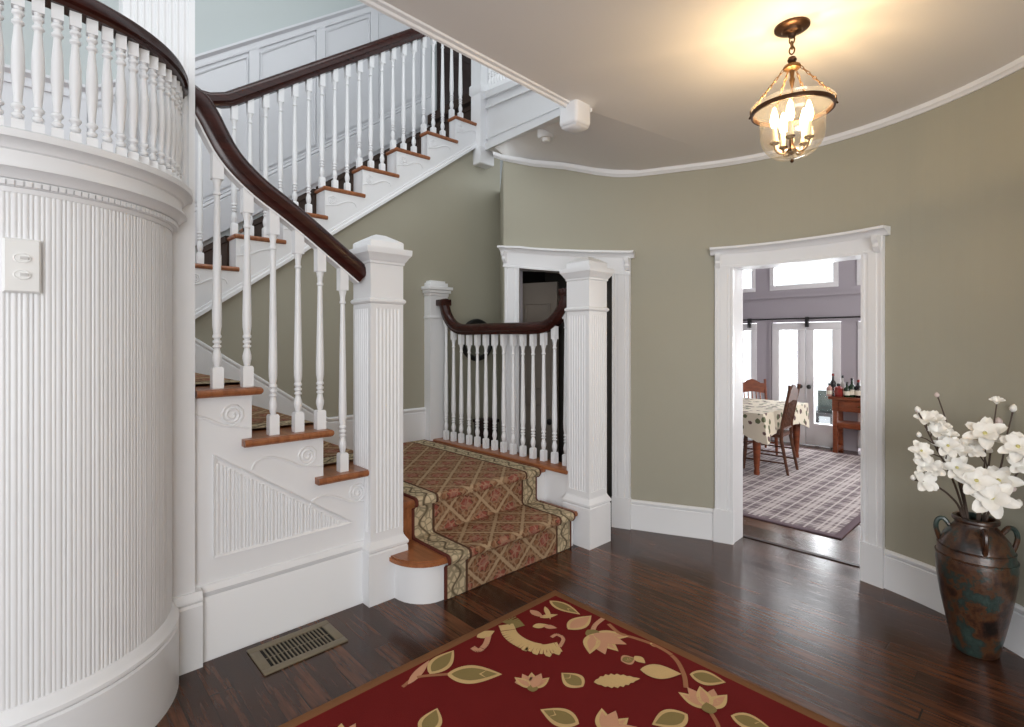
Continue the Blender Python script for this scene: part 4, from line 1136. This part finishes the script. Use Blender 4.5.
sash('window_4', 'middle transom window above the french doors', t2[0], t2[1], 2.16, 2.53, (.06, .07, .04))
sash('window_5', 'right transom window high on the far dining wall', t3[0], t3[1], 2.16, 2.53, (.05, .06, .04))
m = MB(); m.box(UF - .03, UF, VR, VL, 2.05, 2.10); m.box(UF - .015, UF, VR, VL, 2.10, 2.16); m.box(UF - .02, UF, vx(771.5), vx(771.5) + .03, 0, 1.72); tag(m.build('trim_6', 'mauve'), 'grey moulding strip below the transom windows', 'moulding', kind='structure')
cr_ = thing('curtain_rod', 'long dark curtain rod above the french doors', 'curtain rod', W(UF - .06, 2.4, 1.74))
m = MB(); zz = z_at(318.5, 7.2); m.tube([W(UF - .06, VL - .05, zz), W(UF - .06, .6, zz)], .011, 10); m.build('rod', 'black', cr_)
for vv in (vx(808), 3.2, 1.2):
    m = MB(); m.box(UF - .075, UF - .0, vv - .018, vv + .018, zz - .12, zz + .02, .004); m.build('bracket', 'black', cr_)

# outside: deck, lattice and bench
m = MB(); m.box(UF + .14, 14, -4, 8, -.25, -.15); tag(m.build('ground', 'deck'), 'pale deck outside the french doors', 'deck', kind='structure')
lt = thing('garden_lattice', 'pale diamond lattice panel outside the left french door', 'lattice', W(8.9, vx(790), -.15))
m = MB(); va_, vb2 = plane_u(789, 8.9)[0], plane_u(799, 8.9)[0]
cnt = 0
z = -.2
while z < 2.1:
    for sg in (1, -1):
        a = W(8.9 + .004*sg, va_, z if sg > 0 else z + .26); c = W(8.9 + .004*sg, vb2, z + .26 if sg > 0 else z); m.tube([a, c], .006, 5)
    z += .07
m.build('slats', 'deck', lt)
m = MB(); m.box(8.89, 8.91, va_ - .008, va_ + .008, -.15, 2.2); m.box(8.89, 8.91, vb2 - .008, vb2 + .008, -.15, 2.2); m.build('frame', 'deck', lt)
gv0, gv1 = plane_u(813, 8.75)[0], plane_u(836, 8.75)[0]
t = thing('garden_bench', 'dark green garden bench outside the right french door', 'bench', W(8.75, (gv0+gv1)/2, -.15))
zb_, zt_ = z_at(417, 7.7), z_at(401, 7.7)
m = MB(); m.box(8.7, 9.0, gv1 - .3, gv0, zb_, zb_ + .05); m.build('seat', 'black', t)
m = MB(); m.box(8.98, 9.02, gv1 - .3, gv0, zb_ + .05, zt_ + .12); m.build('backrest', 'outgreen', t)
for vv in (gv0 - .06, gv0 - .26, gv1):
    m = MB(); m.box(8.72, 8.76, vv - .02, vv + .02, -.15, zb_); m.build('leg', 'black', t)

# dining rug
c0 = on_floor(841, 539.6); cu_, cv_ = uv_of(c0)
m = MB(); m.box(cu_ + .05, 7.55, cv_ + .05, 3.3, .0005, .010, mi=0)
for a, b2, c, d in ((cu_, 7.6, cv_, cv_ + .05), (cu_, 7.6, 3.3, 3.35), (cu_, cu_ + .05, cv_ + .05, 3.3), (7.55, 7.6, cv_ + .05, 3.3)): m.box(a, b2, c, d, .0005, .011, .002, mi=1)
tag(m.build('area_rug', ['plaid', 'plaid_edge'], origin=W(5.5, 2.2, 0)), 'grey plaid area rug on the dining room floor', 'rug')

# dining table
tl = on_floor(758.5, 476.5); tu, tv = uv_of(tl)
TZ = .672
tt = thing('dining_table', 'wooden dining table under the floral cloth', 'table', W(tu + .6, tv + .5, 0))
m = MB(); m.box(tu - .06, tu + 1.3, tv - .06, tv + .95, TZ - .03, TZ, .006); m.build('tabletop', 'redwood', tt)
m = MB(); m.box(tu - .01, tu + 1.25, tv - .01, tv + .9, TZ - .12, TZ - .03); m.build('apron', 'redwood', tt)
LEG = [(.026, 0), (.032, .03), (.024, .07), (.03, .12), (.04, .30), (.044, .42), (.03, .46), (.04, .48), (.04, .5), (.045, .52), (.045, TZ - .1)]
for a, c in ((tu, tv), (tu + 1.2, tv), (tu, tv + .86), (tu + 1.2, tv + .86)):
    m = MB(); m.lathe(W(a + .03, c + .03), LEG, 14); m.build('leg', 'redwood', tt)
m = MB(); x0, x1, y0, y1 = tu - .075, tu + 1.32, tv - .075, tv + .965
per = []
Nn = 20
for k in range(Nn): per.append((x0 + (x1-x0)*k/Nn, y0, 0, -1))
for k in range(Nn): per.append((x1, y0 + (y1-y0)*k/Nn, 1, 0))
for k in range(Nn): per.append((x1 - (x1-x0)*k/Nn, y1, 0, 1))
for k in range(Nn): per.append((x0, y1 - (y1-y0)*k/Nn, -1, 0))
vs = [W(a, c, TZ + .006) for a, c, _, _ in per]
low = []; nP = len(per)
for k, (a, c, nx, ny) in enumerate(per):
    corner = min(abs(k % Nn), Nn - (k % Nn))
    drop = .20 + .11*max(0, 1 - corner/5)
    f = .018 + .014*math.sin(k*1.9) + .03*max(0, 1 - corner/3)
    low.append(W(a + nx*f, c + ny*f, TZ - drop))
mid = [(a*.5 + b*.5) + Z*0 for a, b in zip(vs, low)]
fs = [list(range(nP))] + [[k, (k+1) % nP, nP + (k+1) % nP, nP + k] for k in range(nP)]
m.add(vs + low, fs)
tc = m.build('tablecloth', 'cloth', origin=W(tu + .6, tv + .4, TZ), smooth=60); tag(tc, 'floral cream tablecloth draped over the dining table', 'tablecloth')

def dining_chair(u, v, rot, label, mat, hz=.95):
    base = W(u, v, 0)
    t = thing('dining_chair', label, 'chair', base, 'carved wooden dining chairs')
    fx = U*math.cos(rot) + V*math.sin(rot); fy = -U*math.sin(rot) + V*math.cos(rot)   # fx = forward
    P_ = lambda a, b_, z: base + fx*a + fy*b_ + Z*z
    m = MB(); m.prism([P_(-.19, -.18, .40), P_(.20, -.21, .40), P_(.20, .21, .40), P_(-.19, .18, .40)], (0, 0, .035)); m.build('seat', mat, t)
    for sg in (-1, 1):
        m = MB(); m.tube([P_(.17, .17*sg, .40), P_(.18, .18*sg, .2), P_(.195, .185*sg, 0)], [.019, .021, .014], 8); m.build('front_leg', mat, t)
        m = MB(); m.tube([P_(-.26, .17*sg, 0), P_(-.19, .165*sg, .38), P_(-.20, .165*sg, .55), P_(-.27, .165*sg, hz - .03), P_(-.275, .165*sg, hz + .025)], [.014, .019, .018, .015, .018], 8); m.build('rear_leg', mat, t)
    m = MB()
    pts = []
    for k in range(13):
        y = -.165 + .33*k/12; crest = hz - .02 + .035*math.cos(PI*(y/.165))*(1 if abs(y) < .12 else .6) + .01
        pts.append(P_(-.275, y, crest))
    low_ = [P_(-.262, .165 - .33*k/6, hz - .15 + .01*math.cos(PI*(k-3)/3)) for k in range(7)]
    m.prism(pts + low_, fx*.022); m.build('crest_rail', mat, t)
    for k in range(5):
        y = -.10 + .05*k; m = MB(); m.tube([P_(-.195, y, .50), P_(-.255, y, hz - .14)], .009, 6); m.build('spindle', mat, t)
    m = MB(); m.tube([P_(-.193, -.16, .49), P_(-.193, .16, .49)], .014, 6); m.build('lower_rail', mat, t)
    for z in (.13, .24):
        for sg in (-1, 1):
            m = MB(); m.tube([P_(-.235 + z*.1, .17*sg, z), P_(.185, .18*sg, z)], .009, 6); m.build('stretcher', mat, t)
        m = MB(); m.tube([P_(.187, -.18, z + .03), P_(.187, .18, z + .03)], .009, 6); m.build('stretcher', mat, t)
    return t
cc = (on_floor(788, 475.5) + on_floor(797, 472))/2; du, dv = uv_of(cc)
dining_chair(du, dv + .26, math.radians(93), 'dark carved dining chair nearest the doorway, at the end of the cloth covered table', 'oldwood', .94)
dining_chair(*uv_of(Vector((slope(757)*6.75, 6.75, 0))), math.radians(215), 'reddish carved dining chair behind the dining table', 'redwood', .90)
# console table
ku, kv = 7.56, plane_u(832, 7.56)[0]
ct = thing('console_table', 'red brown console table with bottles against the far dining wall', 'console table', W(7.7, kv - .55, 0))
m = MB(); m.box(ku - .03, 7.88, kv - 1.2, kv + .04, .69, .725, .005); m.build('top', 'redwood', ct)
m = MB(); m.box(ku, 7.86, kv - 1.16, kv, .545, .69); m.build('frame', 'redwood', ct)
for k in range(2):
    dr = MB(); b0 = kv - .08 - .5*k; dr.box(ku - .012, ku, b0 - .44, b0, .565, .675, .005); o = dr.build('drawer', 'redwood', ct)
    kn = MB(); kn.lathe(W(ku - .012, b0 - .22, .62), [(.006, 0), (.006, .012), (.014, .02), (.010, .03)], 10, ax=(V, Z, -U)); kn.build('knob', 'brass_dark', o)
for a in (ku + .02, 7.81):
    for c in (kv - .035, kv - 1.12):
        m = MB(); m.box(a - .025, a + .025, c - .025, c + .025, 0, .55, .004); m.build('leg', 'redwood', ct)
m = MB(); m.box(ku + .01, 7.84, kv - 1.14, kv - .02, .33, .40, .004); m.build('shelf', 'redwood', ct)
m = MB(); m.box(ku + .01, 7.84, kv - .06, kv - .01, 0.03, .08, .004); m.build('stretcher', 'redwood', ct)
# bottles
def bottle(x, hpx, mat, label, r=.036, uu=7.66, lab=True, neck=.35):
    v, Y = plane_u(x, uu); hh = hpx*Y/FPX
    t = thing('wine_bottle', label, 'bottle', W(uu, v, .725), 'bottles on the console table')
    m = MB(); nk = hh*(1-neck)
    m.lathe(W(uu, v, .725), [(r*.9, 0), (r, .008), (r, nk*.86), (r*.8, nk*.97), (r*.42, nk*1.08), (r*.36, hh - .03)], 16); m.build('body', mat, t)
    m = MB(); m.lathe(W(uu, v, .725), [(r*.44, hh - .032), (r*.44, hh - .004), (r*.36, hh)], 12); m.build('cap', 'bottle_dark' if mat != 'bottle_dark' else 'bottle_red', t)
    if lab:
        m = MB(); m.lathe(W(uu, v, .725), [(r*1.015, nk*.2), (r*1.015, nk*.62)], 16, caps=False); m.build('paper_label', 'label', t)
bottle(829.5, 13, 'bottle_rose', 'small rosy bottle at the left end of the console row', .034, 7.62, True, .3)
bottle(833, 22, 'bottle_dark', 'tall dark wine bottle second from the left on the console', .036, 7.72, False)
bottle(838.5, 13, 'bottle_red', 'squat red bottle third from the left on the console', .05, 7.63, False, .25)
bottle(842.5, 20.5, 'bottle_clear', 'tall clear bottle in the middle of the console row', .034, 7.74)
bottle(847, 15, 'bottle_green', 'short green bottle right of the tall clear one', .036, 7.63)
bottle(852, 19, 'bottle_green', 'dark green wine bottle second from the right on the console', .038, 7.66)
bottle(858.5, 18, 'bottle_dark', 'dark bottle with a pale label at the right end of the row', .04, 7.66)

# ------------------------------------------------------------------ chandelier
CHY = FPX*(ZC - H)/(HY - 26.5); cx_ = Vector((slope(792)*CHY, CHY, 0))
ch = thing('pendant_lantern', 'glass bell lantern with lit candle bulbs hanging by chains from the ceiling', 'ceiling light', Vector((cx_.x, cx_.y, ZC)))
zc = lambda y: z_at(y, CHY)
m = MB(); m.lathe(cx_, [(.066, ZC), (.066, ZC - .008), (.058, ZC - .014), (.04, ZC - .018), (.036, ZC - .026), (.018, ZC - .034), (.012, ZC - .045)], 28); m.build('canopy', 'bronze', ch)
def link(c, ex, ez, a, b_, r): return [c + ex*(a*math.cos(2*PI*k/14)) + ez*(b_*math.sin(2*PI*k/14)) for k in range(14)]
zb = zc(56)
ztop = ZC - .045
nl = 3
for k in range(nl):
    zc0 = ztop + (zb + .012 - ztop)*(k + .5)/nl
    m = MB(); m.tube(link(Vector((cx_.x, cx_.y, zc0)), U if k % 2 else V, Z, .010, (ztop - zb)/nl*.62, 0), .0032, 6, close=True); m.build('chain_link', 'brass_dark', ch)
m = MB(); m.lathe(cx_, [(.002, zc(56)), (.014, zc(57.5)), (.018, zc(60)), (.014, zc(62.5)), (.006, zc(64)), (.005, zc(67))], 16); m.build('ball', 'bronze', ch)
zh = zc(67.5)
m = MB(); m.lathe(cx_, [(.004, zh + .012), (.03, zh + .008), (.034, zh), (.03, zh - .006), (.01, zh - .012), (.007, zh - .04), (.011, zh - .05), (.006, zh - .075), (.002, zh - .09)], 16); m.build('hook_plate', 'brass_dark', ch)
zbd = zc(110.5); RB = .150
vaz = math.atan2(cx_.y, cx_.x)
for k in (92, -92, 30, -30):
    a = vaz + math.radians(k); d = Vector((math.cos(a), math.sin(a), 0)); side_ = Vector((-d.y, d.x, 0))
    p0 = cx_ + d*.03 + Z*(zh - .002); p1 = cx_ + d*(RB + .004) + Z*(zbd + .024); dirn = (p1-p0).normalized()
    m = MB(); nn_ = 11
    for q in range(nn_):
        c = p0 + (p1-p0)*((q+.5)/nn_); e = side_ if q % 2 else dirn.cross(side_); m.tube(link(c, e, dirn, .0042, (p1-p0).length/nn_*.66, 0), .0015, 5, close=True)
    m.build('suspension_chain', 'brass_dark', ch)
    m = MB(); m.tube([p1 + Z*.004, p1 - Z*.02, p1 - Z*.03 + d*.006], .004, 6); m.build('hook', 'bronze', ch)
m = MB(); m.lathe(cx_, [(RB - .004, zbd - .009), (RB + .004, zbd - .009), (RB + .006, zbd), (RB + .004, zbd + .009), (RB - .004, zbd + .009), (RB - .004, zbd - .009)], 40, caps=False); m.build('band', 'bronze', ch)
zbt = zc(160)
gp = [(.156, zbd + .026), (.154, zbd + .015), (.145, zbd + .004), (.128, zbd - .012), (.120, zbd - .03)]
hB = (zbd - .03) - zbt
for k in range(1, 11):
    t_ = k/10; gp.append((.120*math.sqrt(max(0.0004, 1 - max(0, (t_ - .25)/.75)**2.6)), zbd - .03 - hB*t_))
m = MB(); m.lathe(cx_, gp, 40, caps=False); m.build('glass_bell', 'bell', ch, smooth=80)
m = MB(); m.lathe(cx_, [(.002, zbt - .012), (.008, zbt - .006), (.006, zbt + .002)], 10); m.build('finial', 'bronze', ch)
zhub = zc(150)
m = MB(); m.lathe(cx_, [(.004, zhub - .02), (.018, zhub - .012), (.022, zhub), (.012, zhub + .012), (.005, zhub + .03), (.004, zhub + .27)], 14); m.build('arm_hub', 'bronze', ch)
for k in range(5):
    a = math.radians(20 + 72*k); d = Vector((math.cos(a), math.sin(a), 0)); R_ = .066
    m = MB(); m.tube(catmull([cx_ + d*.012 + Z*zhub, cx_ + d*.03 + Z*(zhub - .014), cx_ + d*.055 + Z*(zhub - .006), cx_ + d*R_ + Z*(zhub + .018), cx_ + d*R_ + Z*(zhub + .03)], 4), .0042, 6)
    m.lathe(cx_ + d*R_, [(.004, zhub + .024), (.017, zhub + .03), (.019, zhub + .036), (.01, zhub + .038)], 12); arm = m.build('arm', 'bronze', ch)
    m = MB(); m.lathe(cx_ + d*R_, [(.0095, zhub + .034), (.0095, zhub + .095), (.008, zhub + .098)], 12); m.build('candle_sleeve', 'candle', ch)
    m = MB(); m.lathe(cx_ + d*R_, [(.007, zhub + .094), (.014, zhub + .112), (.0165, zhub + .127), (.013, zhub + .150), (.006, zhub + .175), (.001, zhub + .184)], 12); m.build('bulb', 'flame', ch)
    ld = bpy.data.lights.new('candle_light', 'POINT'); ld.energy = 2.3; ld.color = (1.0, .70, .38); ld.shadow_soft_size = .012
    lo = bpy.data.objects.new('candle_light', ld); COL.objects.link(lo); lo.location = Vector((0, 0, zhub + .20 - ZC)) + d*R_*.6; lo.parent = ch

# ------------------------------------------------------------------ vase with magnolia
vc_ = on_floor(975.5, 650); vc_.z = 0
va = thing('floor_vase', 'tall weathered bronze and teal floor vase with three ring handles by the curved wall', 'vase', vc_)
VH = .665; k_ = 1.0
vp = [(.100, 0), (.108, .008), (.112, .03), (.135, .12), (.165, .25), (.184, .36), (.188, .43), (.178, .50), (.152, .555), (.118, .595), (.098, .615), (.096, .628), (.110, .634), (.112, .646), (.106, .652), (.090, .652), (.086, .636), (.090, .62), (.12, .56), (.15, .45), (.14, .3), (.09, .05), (.0, .04)]
vp = [(r*.785, z*.955) for r, z in vp]
m = MB(); m.lathe(vc_, vp, 40, caps=False)
for zz_, r_ in ((.442, .147), (.482, .1392)): m.lathe(vc_, [(r_ - .004, zz_ - .006), (r_ + .003, zz_ - .003), (r_ + .003, zz_ + .003), (r_ - .006, zz_ + .006)], 40, caps=False)
m.build('body', 'vase', va, smooth=50)
cam_dir = Vector((-vc_.x, -vc_.y, 0)).normalized(); a0 = math.atan2(cam_dir.y, cam_dir.x)
for off in (math.radians(14), math.radians(-84), math.radians(98), math.radians(190)):
    d = Vector((math.cos(a0 + off), math.sin(a0 + off), 0))
    m = MB(); m.tube(catmull([vc_ + d*.093 + Z*.565, vc_ + d*.115 + Z*.594, vc_ + d*.136 + Z*.586, vc_ + d*.144 + Z*.554, vc_ + d*.137 + Z*.517, vc_ + d*.128 + Z*.490], 4), .0105, 8); m.build('handle', 'vase', va)
YV = vc_.y
def vpx(x, y, dY=0.0):
    Y = YV + dY; return Vector((slope(x)*Y, Y, z_at(y, Y)))
def petal(m, c, ax, up_, L, w, cup, mi=0):
    # cupped petal: ax = outward direction, up_ = flower axis
    s = ax.cross(up_).normalized(); n1, n2 = 6, 4; vs = []; fs = []
    for i in range(n1+1):
        t_ = i/n1; wd = w*math.sin(PI*(.10 + t_*.84))**.62
        r = L*(t_ - .18*cup*t_*t_); h_ = L*cup*(.9*t_ - .55*t_*t_ if cup > .5 else .55*t_*(1.25 - t_))
        for j in range(n2+1):
            q = (j/n2 - .5)*2; vs.append(c + ax*r + up_*(h_ + .10*L*q*q) + s*(wd*q))
    for i in range(n1):
        for j in range(n2): k = i*(n2+1)+j; fs.append([k, k+1, k+n2+2, k+n2+1])
    m.add(vs, fs, mi)
rv = random.Random(11)
def blossom(parent, c, axis, size, kind='open'):
    axis = axis.normalized(); e1 = axis.orthogonal().normalized(); e2 = axis.cross(e1)
    m = MB()
    if kind == 'open':
        for ring_, n_, cup, L in ((0, 6, .22, 1.0), (1, 4, .8, .74)):
            for k in range(n_):
                a = 2*PI*k/n_ + ring_*.6 + rv.uniform(-.15, .15); d = e1*math.cos(a) + e2*math.sin(a); petal(m, c, d, axis, size*.92*L*rv.uniform(.88, 1.12), size*rv.uniform(.25, .31), cup + rv.uniform(-.12, .2))
        o = m.build('blossom', 'petal', parent, smooth=80)
        mm = MB(); mm.lathe(c, [(.001, size*.02), (size*.09, size*.05), (size*.08, size*.13), (size*.02, size*.20)], 8, ax=(e1, e2, axis)); mm.build('flower_heart', 'stamen', o)
    elif kind == 'half':
        for ring_, n_, cup, L in ((0, 4, .8, 1.0), (1, 3, 1.2, .9)):
            for k in range(n_):
                a = 2*PI*k/n_ + ring_*.8; d = e1*math.cos(a) + e2*math.sin(a); petal(m, c, d, axis, size*L, size*.32, cup)
        m.build('blossom', 'petal', parent, smooth=80)
    else:
        m.lathe(c - axis*size*.3, [(size*.12, 0), (size*.42, size*.25), (size*.5, size*.55), (size*.34, size*.95), (size*.06, size*1.2)], 8, ax=(e1, e2, axis)); m.build('bud', 'petal' if rv.random() < .6 else 'petal_pink', parent, smooth=80)
mouth = Vector((vc_.x, vc_.y, .62))
CAMP = Vector((0, 0, H))
def branch(label, pts, flowers, r=.0065):
    t = thing('magnolia_branch', label, 'flower branch', Vector((vc_.x, vc_.y, .45)), 'magnolia branches in the floor vase')
    P = [Vector((vc_.x + (pts[0].x - vc_.x)*.1, vc_.y + (pts[0].y - vc_.y)*.1, .40)), pts[0]] + pts[1:]
    cm = catmull(P, 5); n_ = len(cm)
    m = MB(); m.tube(cm, [r*(1 - .6*i/(n_-1)) for i in range(n_)], 6)
    for (p, axis, size, kind) in flowers:
        j = min(range(n_), key=lambda i: (cm[i] - p).length); q = cm[max(0, j - 2)]
        if (q - p).length > .012: m.tube([q, q*.5 + p*.5 + Z*.004, p - axis.normalized()*size*.05], [.003, .0026, .0022], 5)
    m.build('stem', 'twig', t)
    for (p, axis, size, kind) in flowers: blossom(t, p, axis, size, kind)
    return t
def tow(p, up_=.4, sx=0.0):   # axis roughly facing the viewer side of the room, tilted up
    d = (CAMP - p); d.z = 0; d.normalize(); s = Vector((-d.y, d.x, 0)); return d*.8 + Z*up_ + s*sx
def Fl(x, y, dY, size, kind='open', up_=.5, sx=0.0):
    p = vpx(x, y, dY); return (p, tow(p, up_, sx) if kind != 'bud' else Z + Vector((rv.uniform(-.3, .3), rv.uniform(-.3, .3), 0)), size, kind)
branch('tallest left magnolia branch leaning left with a bud at its tip', [vpx(966, 512), vpx(956, 470), vpx(947, 425), vpx(938, 397)], [Fl(937, 396, 0, .020, 'bud'), Fl(942, 428, .0, .045, 'half', .8), Fl(950, 436, -.03, .040, 'half', .8)])
branch('low magnolia branch reaching farthest left from the vase', [vpx(962, 514), vpx(950, 496, -.03), vpx(932, 484, -.05), vpx(914, 480, -.05)], [Fl(913, 479, -.05, .022, 'bud'), Fl(923, 481, -.05, .066, 'half', .3, .5), Fl(925, 466, -.06, .055, 'half', .6), Fl(934, 470, -.05, .055, 'half', .5)])
branch('left magnolia branch crowded with white blossoms', [vpx(964, 514), vpx(952, 478, -.02), vpx(934, 444, -.04), vpx(918, 412, -.04)], [Fl(918, 411, -.04, .026, 'bud'), Fl(925, 420, -.04, .05, 'half', .9), Fl(934, 420, -.03, .05, 'half', .8), Fl(921, 451, -.06, .060, 'open', .5, .4), Fl(919, 436, -.03, .022, 'bud'), Fl(948, 446, -.07, .066, 'open', .55), Fl(937, 432, -.05, .05, 'half', .8)])
branch('middle magnolia branch with a star shaped bloom facing the hall', [vpx(967, 512), vpx(962, 485, -.03), vpx(957, 465, -.06)], [Fl(957, 468, -.08, .070, 'open', .6), Fl(963, 452, -.04, .05, 'half', .8), Fl(967, 444, -.03, .04, 'half', .8)])
branch('tall centre magnolia branch topped by a white bud', [vpx(980, 512), vpx(988, 470), vpx(993, 430), vpx(997, 403)], [Fl(997, 402, 0, .034, 'half', 1.2), Fl(999, 423, .02, .03, 'bud'), Fl(982, 448, .02, .05, 'half', .5)])
branch('centre magnolia branch with one large wide open bloom', [vpx(978, 512), vpx(984, 470, -.03), vpx(986, 436, -.06)], [Fl(985, 434, -.08, .092, 'open', .75), Fl(976, 452, -.06, .045, 'half', .5)])
branch('thin right magnolia branch rising to a bud near the wall', [vpx(985, 512), vpx(1000, 470, .0), vpx(1007, 435, .0), vpx(1013, 412)], [Fl(1013, 410, 0, .032, 'bud'), Fl(1006, 440, .02, .018, 'bud')])
branch('front magnolia branch carrying the three largest white blooms', [vpx(980, 514), vpx(984, 500, -.06), vpx(990, 485, -.10)], [Fl(976, 481, -.12, .088, 'open', .5, .25), Fl(999, 481, -.13, .088, 'open', .55, -.2), Fl(992, 498, -.16, .098, 'open', .35)], .006)
branch('rightmost magnolia branch leaning out past the vase', [vpx(988, 514, -.03), vpx(1004, 492, -.10), vpx(1018, 472, -.17), vpx(1030, 446, -.22)], [Fl(1018, 447, -.20, .085, 'open', .6), Fl(1021, 466, -.19, .06, 'half', .5), Fl(1012, 490, -.16, .03, 'bud'), Fl(1031, 456, -.22, .05, 'open'), Fl(1018, 505, -.14, .03, 'bud')])

# ------------------------------------------------------------------ light
w = bpy.data.worlds.new('sky'); C.world = w; w.use_nodes = True
bg = w.node_tree.nodes['Background']; bg.inputs[0].default_value = (0.93, 0.97, 1.0, 1); bg.inputs[1].default_value = 1.5
def area(name, loc, target, sx, sy, energy, col=(1, 1, 1)):
    l = bpy.data.lights.new(name, 'AREA'); l.shape = 'RECTANGLE'; l.size = sx; l.size_y = sy; l.energy = energy; l.color = col
    o = bpy.data.objects.new(name, l); COL.objects.link(o); o.location = loc
    o.rotation_euler = (Vector(target) - Vector(loc)).to_track_quat('-Z', 'Y').to_euler(); return o
area('entrance_fill', Vector((.5, -4.2, 1.7)), Vector((.2, 3.5, 2.7)), 3.2, 2.8, 190, (.99, .99, 1))  # unseen fill behind the camera, tilted up to lift the ceiling
area('dining_daylight', W(8.25, 2.3, 1.6), W(3, 1.6, .8), 3.4, 2.7, 390, (.95, .97, 1))
area('dining_side_fill', W(6.0, -.8, 1.5), W(6.6, 3, 1.4), 2.2, 1.6, 85, (1, .97, .95))  # added fill inside the dining room, no window built on that side
area('stair_fill', W(1.3, 3.6, 5.5), W(1.6, 4.4, 2), 2.2, 1.6, 34, (.95, .98, 1))  # added fill high in the closed stairwell, no skylight modelled

# ------------------------------------------------------------------ camera
cam = bpy.data.cameras.new('camera'); co = bpy.data.objects.new('camera', cam); COL.objects.link(co); C.camera = co
co.location = (0, 0, H); co.rotation_euler = (PI/2, 0, 0)
cam.sensor_width = 36; cam.lens = 36*FPX/1024; cam.shift_y = -(363.5 - HY)/1024; cam.clip_start = .05
C.view_settings.view_transform = 'Standard'; C.view_settings.look = 'None'; C.view_settings.gamma = 1; C.view_settings.use_curve_mapping = False
C.view_settings.exposure = 0.0
C.cycles.use_denoising = True; C.cycles.max_bounces = 10; C.cycles.diffuse_bounces = 6; C.cycles.transparent_max_bounces = 16; C.cycles.caustics_reflective = False; C.cycles.caustics_refractive = False
for o in bpy.data.objects:
    if '_o' in o: del o['_o']
